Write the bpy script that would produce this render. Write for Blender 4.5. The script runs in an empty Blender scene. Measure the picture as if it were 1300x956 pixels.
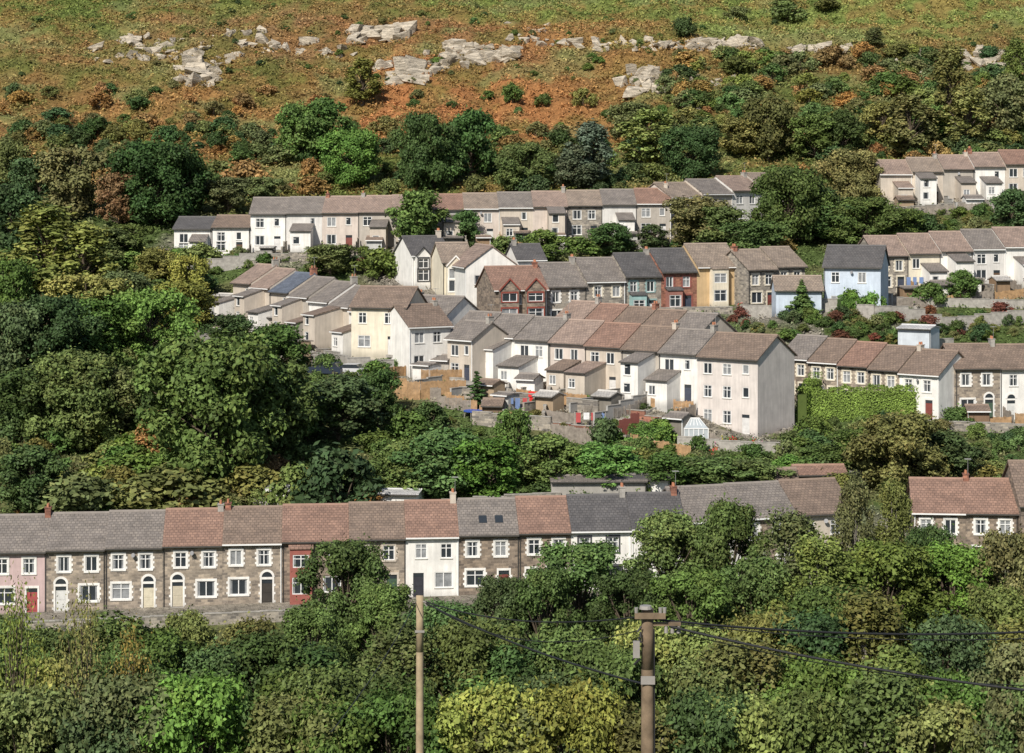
import bpy, bmesh, math, random
import numpy as np
from mathutils import Vector, Matrix
random.seed(11)
rng = np.random.default_rng(11)
F, HZ, CX = 2900.0, 230.0, 650.0      # survey constants: bearings/elevations -> metres
scene = bpy.context.scene
COL = scene.collection

# ------------------------------------------------------------------ helpers
def link(ob):
    COL.objects.link(ob); return ob
def P(px, py, D):
    return Vector(((px-CX)/F*D, D, -(py-HZ)/F*D))
def vn(x, y, s=0.0):
    xi = np.floor(x); yi = np.floor(y); fx = x-xi; fy = y-yi
    fx = fx*fx*(3-2*fx); fy = fy*fy*(3-2*fy)
    def h(a, b):
        return np.mod(np.sin(a*127.1+b*311.7+s*74.7)*43758.5453, 1.0)
    return (h(xi, yi)*(1-fx)+h(xi+1, yi)*fx)*(1-fy)+(h(xi, yi+1)*(1-fx)+h(xi+1, yi+1)*fx)*fy
def fbm(x, y, s=0.0, o=4):
    r = 0; a = .5; t = 0
    for i in range(o):
        r = r+a*vn(x*2**i, y*2**i, s+i*3.1); t += a; a *= .5
    return r/t

class MB:
    def __init__(s): s.v=[]; s.f=[]; s.m=[]
    def poly(s, pts, m=0):
        n=len(s.v); s.v.extend([tuple(p) for p in pts]); s.f.append(tuple(range(n,n+len(pts)))); s.m.append(m)
    def box(s, x0,x1,y0,y1,z0,z1,m=0):
        n=len(s.v)
        s.v += [(x0,y0,z0),(x1,y0,z0),(x1,y1,z0),(x0,y1,z0),(x0,y0,z1),(x1,y0,z1),(x1,y1,z1),(x0,y1,z1)]
        for q in ((0,3,2,1),(4,5,6,7),(0,1,5,4),(1,2,6,5),(2,3,7,6),(3,0,4,7)):
            s.f.append(tuple(n+i for i in q)); s.m.append(m)
    def fbox(s, fr, u0,u1,n0,n1,z0,z1,m=0):
        O,U,N = fr
        n=len(s.v)
        for z in (z0,z1):
            for (u,k) in ((u0,n1),(u1,n1),(u1,n0),(u0,n0)):
                s.v.append((O[0]+U[0]*u+N[0]*k, O[1]+U[1]*u+N[1]*k, O[2]+z))
        for q in ((0,3,2,1),(4,5,6,7),(0,1,5,4),(1,2,6,5),(2,3,7,6),(3,0,4,7)):
            s.f.append(tuple(n+i for i in q)); s.m.append(m)
    def prism(s, sec, x0, x1, m=0):   # section of (y,z) points extruded along x
        n=len(s.v); k=len(sec)
        for x in (x0,x1):
            for (y,z) in sec: s.v.append((x,y,z))
        s.f.append(tuple(n+i for i in range(k))); s.m.append(m)
        s.f.append(tuple(n+k+i for i in reversed(range(k)))); s.m.append(m)
        for i in range(k):
            j=(i+1)%k
            s.f.append((n+i,n+k+i,n+k+j,n+j)); s.m.append(m)
    def cyl(s, p0, p1, r0, r1, k=8, m=0, cap=True):
        p0=Vector(p0); p1=Vector(p1); a=(p1-p0).normalized()
        t=a.orthogonal().normalized(); b=a.cross(t); n=len(s.v)
        for (p,r) in ((p0,r0),(p1,r1)):
            for i in range(k):
                w=2*math.pi*i/k
                s.v.append(tuple(p+t*math.cos(w)*r+b*math.sin(w)*r))
        for i in range(k):
            j=(i+1)%k
            s.f.append((n+i,n+j,n+k+j,n+k+i)); s.m.append(m)
        if cap:
            s.f.append(tuple(n+k+i for i in range(k))); s.m.append(m)
            s.f.append(tuple(n+i for i in reversed(range(k)))); s.m.append(m)
    def obj(s, name, mats, parent=None, smooth=False):
        me=bpy.data.meshes.new(name); me.from_pydata(s.v,[],s.f)
        for mt in mats: me.materials.append(mt)
        me.polygons.foreach_set('material_index', s.m)
        if smooth: me.polygons.foreach_set('use_smooth',[True]*len(s.f))
        me.update()
        ob=bpy.data.objects.new(name,me); link(ob)
        if parent: ob.parent=parent
        return ob

def mesh_np(name, V, Q, mats, mi=None, col=None):
    me=bpy.data.meshes.new(name)
    V=np.asarray(V,dtype=np.float32); Q=np.asarray(Q,dtype=np.int32)
    me.vertices.add(len(V)); me.vertices.foreach_set('co',V.ravel())
    me.loops.add(Q.size); me.loops.foreach_set('vertex_index',Q.ravel())
    me.polygons.add(len(Q)); me.polygons.foreach_set('loop_start',np.arange(0,Q.size,Q.shape[1],dtype=np.int32))
    for m in mats: me.materials.append(m)
    if mi is not None: me.polygons.foreach_set('material_index',np.asarray(mi,dtype=np.int32))
    me.update(calc_edges=True)
    if col is not None:
        a=me.color_attributes.new('tint','FLOAT_COLOR','POINT')
        c=np.ones((len(V),4),dtype=np.float32); c[:,:3]=col
        a.data.foreach_set('color',c.ravel())
    return me

# ------------------------------------------------------------------ materials
MC={}
def nodes(name):
    m=bpy.data.materials.new(name); m.use_nodes=True
    nt=m.node_tree; b=nt.nodes['Principled BSDF']
    return m,nt,b
def N(nt,t,**k):
    n=nt.nodes.new(t)
    for a,v in k.items(): setattr(n,a,v)
    return n
def objvec(nt, planar=None):
    """object coordinates with a per-object random offset"""
    tc=N(nt,'ShaderNodeTexCoord'); oi=N(nt,'ShaderNodeObjectInfo')
    mul=N(nt,'ShaderNodeMath',operation='MULTIPLY'); mul.inputs[1].default_value=37.0
    nt.links.new(oi.outputs['Random'],mul.inputs[0])
    add=N(nt,'ShaderNodeVectorMath',operation='ADD')
    nt.links.new(tc.outputs['Object'],add.inputs[0]); nt.links.new(mul.outputs[0],add.inputs[1])
    if planar is None: return add.outputs[0]
    sp=N(nt,'ShaderNodeSeparateXYZ'); nt.links.new(tc.outputs['Object'],sp.inputs[0])
    cb=N(nt,'ShaderNodeCombineXYZ')
    if planar=='wall':
        s=N(nt,'ShaderNodeMath',operation='ADD'); nt.links.new(sp.outputs[0],s.inputs[0]); nt.links.new(sp.outputs[1],s.inputs[1])
        nt.links.new(s.outputs[0],cb.inputs[0]); nt.links.new(sp.outputs[2],cb.inputs[1])
    else:
        nt.links.new(sp.outputs[0],cb.inputs[0]); nt.links.new(sp.outputs[1],cb.inputs[1])
    return add.outputs[0], cb.outputs[0]
def ramp(nt, src, lo, hi, p0=.3, p1=.7):
    r=N(nt,'ShaderNodeMapRange'); r.inputs[1].default_value=p0; r.inputs[2].default_value=p1
    r.inputs[3].default_value=lo; r.inputs[4].default_value=hi
    nt.links.new(src,r.inputs[0]); return r.outputs[0]
def mulcol(nt, c, f):
    v=N(nt,'ShaderNodeVectorMath',operation='SCALE')
    if isinstance(c,(tuple,list)): v.inputs[0].default_value=c[:3]
    else: nt.links.new(c,v.inputs[0])
    nt.links.new(f,v.inputs['Scale']); return v.outputs[0]
def noise(nt, vec, scale, detail=4, rough=.6):
    n=N(nt,'ShaderNodeTexNoise'); n.inputs['Scale'].default_value=scale; n.inputs['Detail'].default_value=detail
    n.inputs['Roughness'].default_value=rough; nt.links.new(vec,n.inputs['Vector']); return n.outputs['Fac']
def bump(nt,b,h,st=.4,dist=.05):
    bp=N(nt,'ShaderNodeBump'); bp.inputs['Strength'].default_value=st; bp.inputs['Distance'].default_value=dist
    nt.links.new(h,bp.inputs['Height']); nt.links.new(bp.outputs[0],b.inputs['Normal'])

def m_render(c):
    k=('r',c)
    if k in MC: return MC[k]
    m,nt,b=nodes('painted_render')
    v=objvec(nt)
    a=ramp(nt,noise(nt,v,.7,4),.84,1.06)
    mp=N(nt,'ShaderNodeMapping'); mp.inputs['Scale'].default_value=(3.5,3.5,.35); nt.links.new(v,mp.inputs[0])
    s=ramp(nt,noise(nt,mp.outputs[0],1.0,3),.84,1.03)
    mm=N(nt,'ShaderNodeMath',operation='MULTIPLY'); nt.links.new(a,mm.inputs[0]); nt.links.new(s,mm.inputs[1])
    # damp, dirty band near the ground
    tc=N(nt,'ShaderNodeTexCoord'); sp=N(nt,'ShaderNodeSeparateXYZ'); nt.links.new(tc.outputs['Object'],sp.inputs[0])
    dz=ramp(nt,sp.outputs[2],.62,1.0,-.2,.7); m2=N(nt,'ShaderNodeMath',operation='MULTIPLY'); nt.links.new(mm.outputs[0],m2.inputs[0]); nt.links.new(dz,m2.inputs[1])
    nt.links.new(mulcol(nt,c,m2.outputs[0]),b.inputs['Base Color']); b.inputs['Roughness'].default_value=.9
    MC[k]=m; return m
def m_stone(c=(.26,.215,.17)):
    k=('s',c)
    if k in MC: return MC[k]
    m,nt,b=nodes('pennant_stone')
    v,p=objvec(nt,'wall')
    br=N(nt,'ShaderNodeTexBrick'); br.inputs['Scale'].default_value=1.0
    br.inputs['Brick Width'].default_value=.52; br.inputs['Row Height'].default_value=.24; br.inputs['Mortar Size'].default_value=.022
    br.inputs['Color1'].default_value=(c[0]*.5,c[1]*.5,c[2]*.53,1); br.inputs['Color2'].default_value=(c[0]*1.4,c[1]*1.36,c[2]*1.3,1)
    br.inputs['Mortar'].default_value=(c[0]*1.0,c[1]*1.0,c[2]*1.0,1)
    nv=N(nt,'ShaderNodeTexNoise'); nv.inputs['Scale'].default_value=2.5; nt.links.new(v,nv.inputs['Vector'])
    mx=N(nt,'ShaderNodeVectorMath',operation='SCALE'); mx.inputs['Scale'].default_value=.18; nt.links.new(nv.outputs['Color'],mx.inputs[0])
    ad=N(nt,'ShaderNodeVectorMath',operation='ADD'); nt.links.new(p,ad.inputs[0]); nt.links.new(mx.outputs[0],ad.inputs[1])
    nt.links.new(ad.outputs[0],br.inputs['Vector'])
    f=ramp(nt,noise(nt,v,1.3,5,.7),.7,1.28)
    nt.links.new(mulcol(nt,br.outputs['Color'],f),b.inputs['Base Color']); b.inputs['Roughness'].default_value=.9
    bump(nt,b,br.outputs['Fac'],.4,-.03)
    MC[k]=m; return m
def m_roof(c):
    k=('t',c)
    if k in MC: return MC[k]
    m,nt,b=nodes('roof_tiles')
    v,p=objvec(nt,'roof')
    br=N(nt,'ShaderNodeTexBrick'); br.inputs['Scale'].default_value=1.0
    br.inputs['Brick Width'].default_value=.36; br.inputs['Row Height'].default_value=.30; br.inputs['Mortar Size'].default_value=.03
    br.inputs['Color1'].default_value=(c[0]*.84,c[1]*.84,c[2]*.86,1); br.inputs['Color2'].default_value=(c[0]*1.14,c[1]*1.12,c[2]*1.1,1)
    br.inputs['Mortar'].default_value=(c[0]*.6,c[1]*.6,c[2]*.6,1)
    nt.links.new(p,br.inputs['Vector'])
    f=ramp(nt,noise(nt,v,.8,4,.7),.76,1.22)
    f2=ramp(nt,noise(nt,v,5,2,.7),.88,1.12)
    mm=N(nt,'ShaderNodeMath',operation='MULTIPLY'); nt.links.new(f,mm.inputs[0]); nt.links.new(f2,mm.inputs[1])
    nt.links.new(mulcol(nt,br.outputs['Color'],mm.outputs[0]),b.inputs['Base Color']); b.inputs['Roughness'].default_value=.75
    bump(nt,b,br.outputs['Fac'],.5,-.03)
    MC[k]=m; return m
def m_plain(name,c,rough=.6,metal=0,var=.12,spec=.4):
    k=('p',name,c)
    if k in MC: return MC[k]
    m,nt,b=nodes(name); v=objvec(nt)
    nt.links.new(mulcol(nt,c,ramp(nt,noise(nt,v,2.2,3),1-var,1+var)),b.inputs['Base Color'])
    b.inputs['Roughness'].default_value=rough; b.inputs['Metallic'].default_value=metal; b.inputs['Specular IOR Level'].default_value=spec
    MC[k]=m; return m
def m_leaf(name='foliage'):
    m,nt,b=nodes(name)
    at=N(nt,'ShaderNodeAttribute'); at.attribute_name='tint'
    oi=N(nt,'ShaderNodeObjectInfo')
    mu=N(nt,'ShaderNodeVectorMath',operation='MULTIPLY'); nt.links.new(at.outputs['Color'],mu.inputs[0]); nt.links.new(oi.outputs['Color'],mu.inputs[1])
    nt.links.new(mu.outputs[0],b.inputs['Base Color']); b.inputs['Roughness'].default_value=.6; b.inputs['Specular IOR Level'].default_value=.15
    return m
LEAF=m_leaf()
BARK=m_plain('bark',(.11,.085,.06),.95)
PALEBARK=m_plain('birch_bark',(.30,.27,.23),.9,var=.35)
UPVC=m_plain('white_upvc',(.78,.78,.77),.45,var=.03)
GLASS=m_plain('window_glass',(.035,.042,.05),.08,spec=.7)
GLASSC=m_plain('window_net_curtain',(.25,.26,.27),.25,var=.3)
SILL=m_plain('sill',(.6,.58,.54),.8)
GUT=m_plain('gutter',(.07,.065,.06),.5)
RED=m_plain('red_paint',(.30,.10,.08),.6)
WOOD=m_plain('fence_wood',(.40,.25,.13),.85,var=.3)
GREYWOOD=m_plain('weathered_wood',(.27,.235,.20),.9,var=.3)
CONC=m_plain('concrete_block',(.34,.32,.29),.9,var=.25)
BRICK=m_stone((.28,.13,.09))
STONE=m_stone((.235,.19,.15))
STONE2=m_stone((.31,.265,.215))
STONEG=m_stone((.28,.255,.22))

W=(.84,.82,.78); WG=(.68,.66,.63); CR=(.78,.71,.57); BG=(.59,.52,.44); GB=(.46,.42,.37); PK=(.56,.42,.41); YO=(.60,.43,.24); BLU=(.58,.66,.77); PB=(.63,.55,.49)
rBR=(.215,.16,.125); rRR=(.265,.165,.125); rGR=(.215,.19,.17); rSL=(.105,.10,.10); rTN=(.28,.225,.18); rPK=(.30,.225,.185); rBL=(.12,.14,.18)

# ------------------------------------------------------------------ houses: specs first
HS=[]
def row(name,p0,p1,specs,H=5.3,d=7.6,pitch=30,ends=True,found=3.0,gard=0):
    A=P(*p0); B=P(*p1)
    dx,dy=B.x-A.x,B.y-A.y; L=math.hypot(dx,dy); yaw=math.atan2(dy,dx)
    tot=sum(s.get('w',1.) for s in specs); t=0
    for i,s in enumerate(specs):
        w=s.get('w',1.)/tot*L; tm=(t+w/2)/L
        ze=A.z+(B.z-A.z)*tm+s.get('dz',0)
        h=dict(name=name,w=w,d=d,H=H,pitch=pitch,yaw=yaw,found=found,gard=gard)
        h.update({k:v for k,v in s.items() if k!='w'})
        h['o']=Vector((A.x+dx*t/L, A.y+dy*t/L, ze-h['H']))
        h['eL']=.2 if (i==0 and ends) else -.002
        h['eR']=.2 if (i==len(specs)-1 and ends) else -.002
        HS.append(h); t+=w
def S(wall,roof,lay='A',**k):
    d=dict(wall=wall,roof=roof,lay=lay); d.update(k); return d
ST='stone'; ST2='stone2'; STG='stoneg'; BK='brick'

row('terraced_house',(-15,700,195),(868,668,200),[
 S(PK,rGR,w=72,trim=W,dc=(.35,.08,.08)), S(ST2,rGR,w=73,trim=W,arch=W,flip=1,dc=(.6,.6,.58)), S(ST2,rGR,w=72,trim=W,arch=CR,dc=(.6,.55,.42)), S(ST2,rRR,w=75,trim=W,arch=CR,flip=1,dc=(.5,.45,.35)),
 S(ST2,rBR,w=75,trim=W,arch=W,dc=(.05,.045,.04)), S(ST,rRR,w=85,bay=dict(x=.12,w=1.9,out=.7,h=4.7,wall='red',flat=1),flip=1), S(ST2,rBR,w=72,trim=BG), S(W,rRR,w=68,flip=1,dc=(.04,.04,.05)),
 S(ST,rGR,w=77,trim=W,skyl=1), S(ST,rRR,w=67,trim=W,flip=1), S(W,rSL,w=78,trim=(.07,.07,.08),dc=(.04,.04,.05)), S(W,rSL,w=68,flip=1)],H=5.4,d=8,found=3.5)
row('terraced_house',(868,662,201),(1082,648,206),[S(WG,rGR),S(ST,rGR,trim=W),S(BG,rBR)],H=5.2,d=8)
row('stone_terraced_house',(1160,649,205),(1292,650,204),[S(ST,rRR,trim=W),S(ST,rRR,trim=W,flip=1)],H=5.3,d=8)
row('stone_terraced_house',(1296,640,203),(1375,640,203),[S(ST,rBR,trim=W)],H=5.6,d=9,pitch=35)
def ex(x=.5,w=2.2,l=2.8,h=2.7,wall=W,roof=rGR,**k):
    d=dict(x=x,w=w,l=l,h=h,wall=wall,roof=roof); d.update(k); return d
row('terraced_house',(572,421,268),(962,457,242),[
 S(W,rGR,'R',w=4.7,ext=ex(.1,2.4,3,2.7)), S(W,rGR,'R',w=4.9,ext=ex(.4,2.4,3.4,4.2,W)), S(W,rGR,'R',w=4.9,ext=ex(.05,3,3.5,2.6,W,rGR)),
 S(PB,rPK,'R',w=5,ext=ex(.4,2.4,3.2,2.6,BG,rBR)), S(BG,rRR,'R',w=5,ext=ex(.05,2.6,4,2.7,BG,rPK)), S(GB,rBR,'R',w=5,ext=ex(.45,2.3,3.4,4.3,W,rGR)),
 S(W,rGR,'R',w=5,ext=ex(.0,2.8,2.6,2.6,W,rGR)), S((.70,.64,.60),rBR,'T3',w=7.6,H=8.1,chim=0)],H=5.5,d=7.5,found=3.5,gard=13)
row('terraced_house',(704,405,276),(888,425,262),[S(BG,rPK),S(BG,rRR),S(BG,rBR),S(CR,rBR),S(BG,rGR)],H=5,d=7)
row('terraced_house',(990,452,262),(1192,477,248),[S(ST,rGR,trim=CR),S(ST2,rBR,trim=CR),S(ST2,rRR,trim=CR,flip=1),S(ST2,rBR,trim=CR),S(W,rBR,trim=W,w=1.25)],H=5,d=7.6)
row('terraced_house',(1213,466,250),(1382,468,252),[S(ST2,rBR,trim=W,arch=W),S(W,rBR,flip=1,arch=W),S(W,rGR)],H=5.7,d=7.5,gard=4)
row('terraced_house',(296,356,300),(472,398,272),[
 S(BG,rPK,'R',ext=ex(.2,2.6,4,2.6,W,rGR)),S(BG,rPK,'R',ext=ex(.2,2.6,3,4,BG,rGR)),S(BG,rBL,'R',ext=ex(.3,2.6,4,2.6,W,rGR)),S(GB,rGR,'R',ext=ex(.2,2.4,3,4,BG,rGR)),
 S(W,rGR,'R',ext=ex(.3,2.4,4,2.6,GB,rBR)),S(BG,rGR,'R',ext=ex(.1,2.8,4,4.1,BG,rBR)),S(W,rBR,'R',ext=ex(.3,2.6,3.5,2.7,W,rBR))],H=5.1,d=7.4,gard=11)
row('cream_house',(446,389,266),(516,389,264),[S(CR,rBR,'A',w=1)],H=5.6,d=7)
row('rendered_house',(508,398,274),(566,402,270),[S(W,rGR,'A'),],H=5,d=7)
row('white_house',(519,411,261),(572,415,264),[S(W,rBR,'R')],H=5.6,d=6.5,pitch=33)
row('rendered_house',(568,428,262),(600,432,259),[S(BG,rGR,'R')],H=5,d=6)
# upper middle street of bay-fronted houses
row('gabled_villa',(523,324,298),(571,322,300),[S(W,rSL,'N',bay2=1,bt=(.05,.05,.055))],H=4.2,d=7,pitch=32)
row('gabled_villa',(562,332,292),(600,332,293),[S(CR,rTN,'N',bay=dict(x=.1,w=2.2,out=.9,h=4.2,wall=CR,bt=(.75,.72,.66)))],H=4.6,d=7,pitch=32)
row('gabled_villa',(628,367,275),(694,366,277),[S(ST,rRR,'N',bay2=1,bt=(.28,.07,.05),ws='dark')],H=4.6,d=7.5,pitch=33)
row('terraced_villa',(694,366,278),(938,334,287),[
 S(STG,rGR,trim=W,w=50),S(STG,rGR,trim=CR,w=50,flip=1),S(STG,rSL,w=47,trim=(.3,.43,.42),bay=dict(x=.12,w=2.0,out=.8,h=2.8,wall=(.33,.50,.49),flat=1)),
 S(BK,rSL,w=47,trim=(.30,.10,.08),bay=dict(x=.12,w=2.0,out=.8,h=2.8,wall=(.33,.15,.12),flat=1)),S(YO,rTN,w=56,trim=CR,bay=dict(x=.3,w=2.2,out=.9,h=4.8,wall=CR,flat=1))],H=5.2,d=7.8,pitch=33)
row('terraced_house',(950,343,284),(1022,336,288),[S(STG,rTN,trim=CR),S(STG,rTN,trim=CR)],H=5.1,d=7.5)
row('blue_house',(1046,338,277),(1118,338,275),[S(BLU,rSL,'A')],H=5.8,d=7,pitch=33)
row('blue_house_wing',(985,369,275),(1044,366,275),[S(BLU,rTN,'N')],H=2.8,d=4.5,pitch=32)
row('white_house',(657,329,293),(692,329,294),[S(W,rSL,'N')],H=4.5,d=6)
row('terraced_house',(1112,325,287),(1315,311,292),[S(STG,rPK,trim=CR),S(CR,rPK,ext=ex(.4,2.4,2.6,2.6)),S(W,rPK,'R',ext=ex(.2,2.4,2.8,3.6)),S(WG,rGR,'R'),S(W,rPK,'R',ext=ex(.3,2.2,2.6,2.6))],H=4.9,d=7.5,gard=6)
# top street
row('terraced_house',(221,291,318),(316,287,317),[S(W,rSL,'R',ext=ex(.5,2.2,2,2.4)),S(W,rBR,'R')],H=4.2,d=7,pitch=22)
row('terraced_house',(318,271,317),(500,268,316),[S(W,rGR,'R'),S(WG,rGR,'R',ext=ex(.2,2.8,3,2.8,W)),S(PB,rPK,'R'),S(GB,rPK,'R',ext=ex(.4,2.2,3,3.2,BG))],H=5.3,d=7.2,pitch=29,gard=6)
row('terraced_house',(500,267,316),(852,257,319),[S(BG,rPK,'R'),S(WG,rRR,'R',ext=ex(.4,2.2,3,3.2,BG)),S(PB,rTN,'R'),S(BG,rGR,'R',ext=ex(.1,2.2,3,2.6,BG)),S(PB,rPK,'R',ext=ex(.4,2.2,3,4,BG)),S(STG,rTN,'R'),S(WG,rGR,'R',ext=ex(.4,2.2,3,2.8,W)),S(GB,rRR,'R')],H=5.0,d=7,pitch=28,gard=6)
row('terraced_house',(852,252,320),(1004,235,334),[S(PB,rTN,'R'),S(BG,rGR,'R'),S(WG,rPK,'R'),S(GB,rTN,'R')],H=5,d=7,pitch=28)
row('terraced_house',(1118,222,333),(1315,206,335),[S(BG,rPK,'R',ext=ex(.4,2.2,3,3,BG,rPK)),S(BG,rTN,'R',ext=ex(.1,2.4,3,4,W,rGR)),S(GB,rPK,'R',ext=ex(.4,2.2,3,3,BG)),S(W,rPK,'R',ext=ex(.2,2.4,3,2.6,W)),S(BG,rRR,'R')],H=5.1,d=7,pitch=28,gard=7)
# large white house, gable end to the valley
yw=math.radians(-76); C=P(592,338,285); w_=9.0
HS.append(dict(name='white_house',w=w_,d=6.6,H=5.2,pitch=36,yaw=yw,found=3,wall=W,roof=rPK,lay='N',eL=.2,eR=.2,gard=0,o=Vector((C.x-w_*math.cos(yw),C.y-w_*math.sin(yw),C.z-5.2)),
   sideR=[(1.0,1.9,2.9,4.1),(4.4,5.4,2.9,4.1),(2.2,3.6,.6,1.9)]))

# ------------------------------------------------------------------ terrain
us=np.array([0,325,650,975,1300.])
prof={150:[1010]*5,175:[885,885,885,880,878],193:[795,785,775,755,748],205:[715,712,705,706,702],215:[655,652,648,648,640],228:[600,600,596,596,598],242:[545,552,556,553,562],
255:[500,520,522,512,524],270:[462,482,472,468,462],283:[432,440,402,398,392],300:[380,398,356,345,336],315:[333,322,305,292,300],330:[298,290,272,266,262],345:[268,262,250,246,232],
365:[222,222,215,215,205],390:[165,165,160,160,152],420:[100,100,95,95,90],450:[45,40,40,45,40],480:[0,-5,-10,-5,0],530:[-50]*5,650:[-90]*5,1500:[-110]*5}
ys=[-300,-60,0,30,55,80,110,130]; zc=[40,8,-2.2,-13,-21,-29,-37.5,-40]
yk=np.array(ys+list(prof.keys()),float)
fy=np.arange(-300,1501,1.0)
tab=[]
for i in range(5):
    zz=np.array(zc+[-(prof[k][i]-HZ)/F*k for k in prof])
    z=np.interp(fy,yk,zz)
    g=np.exp(-.5*(np.arange(-12,13)/4.)**2); g/=g.sum()
    zp=np.pad(z,12,mode='edge'); z=np.convolve(zp,g,'valid'); tab.append(z)
tab=np.array(tab)
uf=np.linspace(-200,1500,69)
tf=np.array([[0.]*len(fy)]*69)
for j in range(len(fy)): tf[:,j]=np.interp(uf,us,tab[:,j])
g=np.exp(-.5*(np.arange(-6,7)/3.)**2); g/=g.sum()
tp=np.pad(tf,((6,6),(0,0)),mode='edge'); tf=sum(g[k]*tp[k:k+69] for k in range(13))
def base_z(x,y):
    u=CX+F*x/np.maximum(y,110.); ui=np.clip((u+200)/25.,0,67.999); yi=np.clip(y+300,0,len(fy)-1.001)
    a=ui.astype(int); b=yi.astype(int); fa=ui-a; fb=yi-b
    return (tf[a,b]*(1-fa)+tf[a+1,b]*fa)*(1-fb)+(tf[a,b+1]*(1-fa)+tf[a+1,b+1]*fa)*fb
cp=[]
for h in HS:
    c,s=math.cos(h['yaw']),math.sin(h['yaw'])
    for (lx,ly,wz) in ((.25,-1.0,0),(.75,-1.0,0),(.5,.5*h['d'],.15),(.25,-3.5,-.5),(.75,-3.5,-.5)):
        X=h['o'].x+c*lx*h['w']-s*ly; Y=h['o'].y+s*lx*h['w']+c*ly
        cp.append((X,Y,h['o'].z+wz))
cp=np.array(cp); cdz=cp[:,2]-base_z(cp[:,0],cp[:,1])
def full_z(x,y):
    sh=x.shape; x=x.ravel(); y=y.ravel(); z=base_z(x,y)
    num=np.zeros_like(x); den=np.zeros_like(x)+.12
    for (a,b,_),dz in zip(cp,cdz):
        m=np.abs(y-b)<16; 
        w=np.exp(-((x[m]-a)**2+(y[m]-b)**2)/(2*3.6**2)); num[m]+=w*dz; den[m]+=w
    z=z+num/den
    free=.12/den
    z=z+free*((fbm(x/14,y/14,2)-.5)*2.2+(fbm(x/3,y/3,5)-.5)*.6)*np.clip((y-60)/60,0,1)
    # broken, gullied ground and ledges high on the hill
    hk=np.clip((y-370)/20,0,1)*np.clip((620-y)/60,0,1)
    z=z+hk*((fbm(x/30,y/22,9)-.5)*7+(np.abs(fbm(x/9,y/7,19)-.5))*4.0+(fbm(x/2.5,y/2.5,29)-.5)*1.4)
    return z.reshape(sh)
gx=np.arange(-170,171,1.0); gy=np.arange(60,641,1.0)
GX,GY=np.meshgrid(gx,gy); GZ=full_z(GX,GY)
def zt(x,y):
    x=np.asarray(x,float); y=np.asarray(y,float)
    a=np.clip(x+170,0,339.999); b=np.clip(y-60,0,579.999); i=a.astype(int); j=b.astype(int); fa=a-i; fb=b-j
    return (GZ[j,i]*(1-fa)+GZ[j,i+1]*fa)*(1-fb)+(GZ[j+1,i]*(1-fa)+GZ[j+1,i+1]*fa)*fb
DD=np.arange(172,620,.5)
def hit(px,py):
    x=(px-CX)/F*DD; z=zt(x,DD); rz=-(py-HZ)/F*DD
    k=np.nonzero(z>=rz)[0]
    D=DD[k[0]] if len(k) else 600.
    return Vector(((px-CX)/F*D,D,float(zt((px-CX)/F*D,D))))
HF=np.array([[h['o'].x,h['o'].y,math.cos(h['yaw']),math.sin(h['yaw']),h['w'],h['d'],h['gard']] for h in HS])
def hdist(x,y,g=0):
    """distance outside the nearest house footprint (optionally including its yard)"""
    best=np.full(x.shape,99.)
    for a,b,c,s,w,d,gd in HF:
        lx=(x-a)*c+(y-b)*s; ly=-(x-a)*s+(y-b)*c
        q=np.maximum(np.maximum(-lx,lx-w),np.maximum(-ly-g*gd,ly-d)); best=np.minimum(best,q)
    return best

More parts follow.
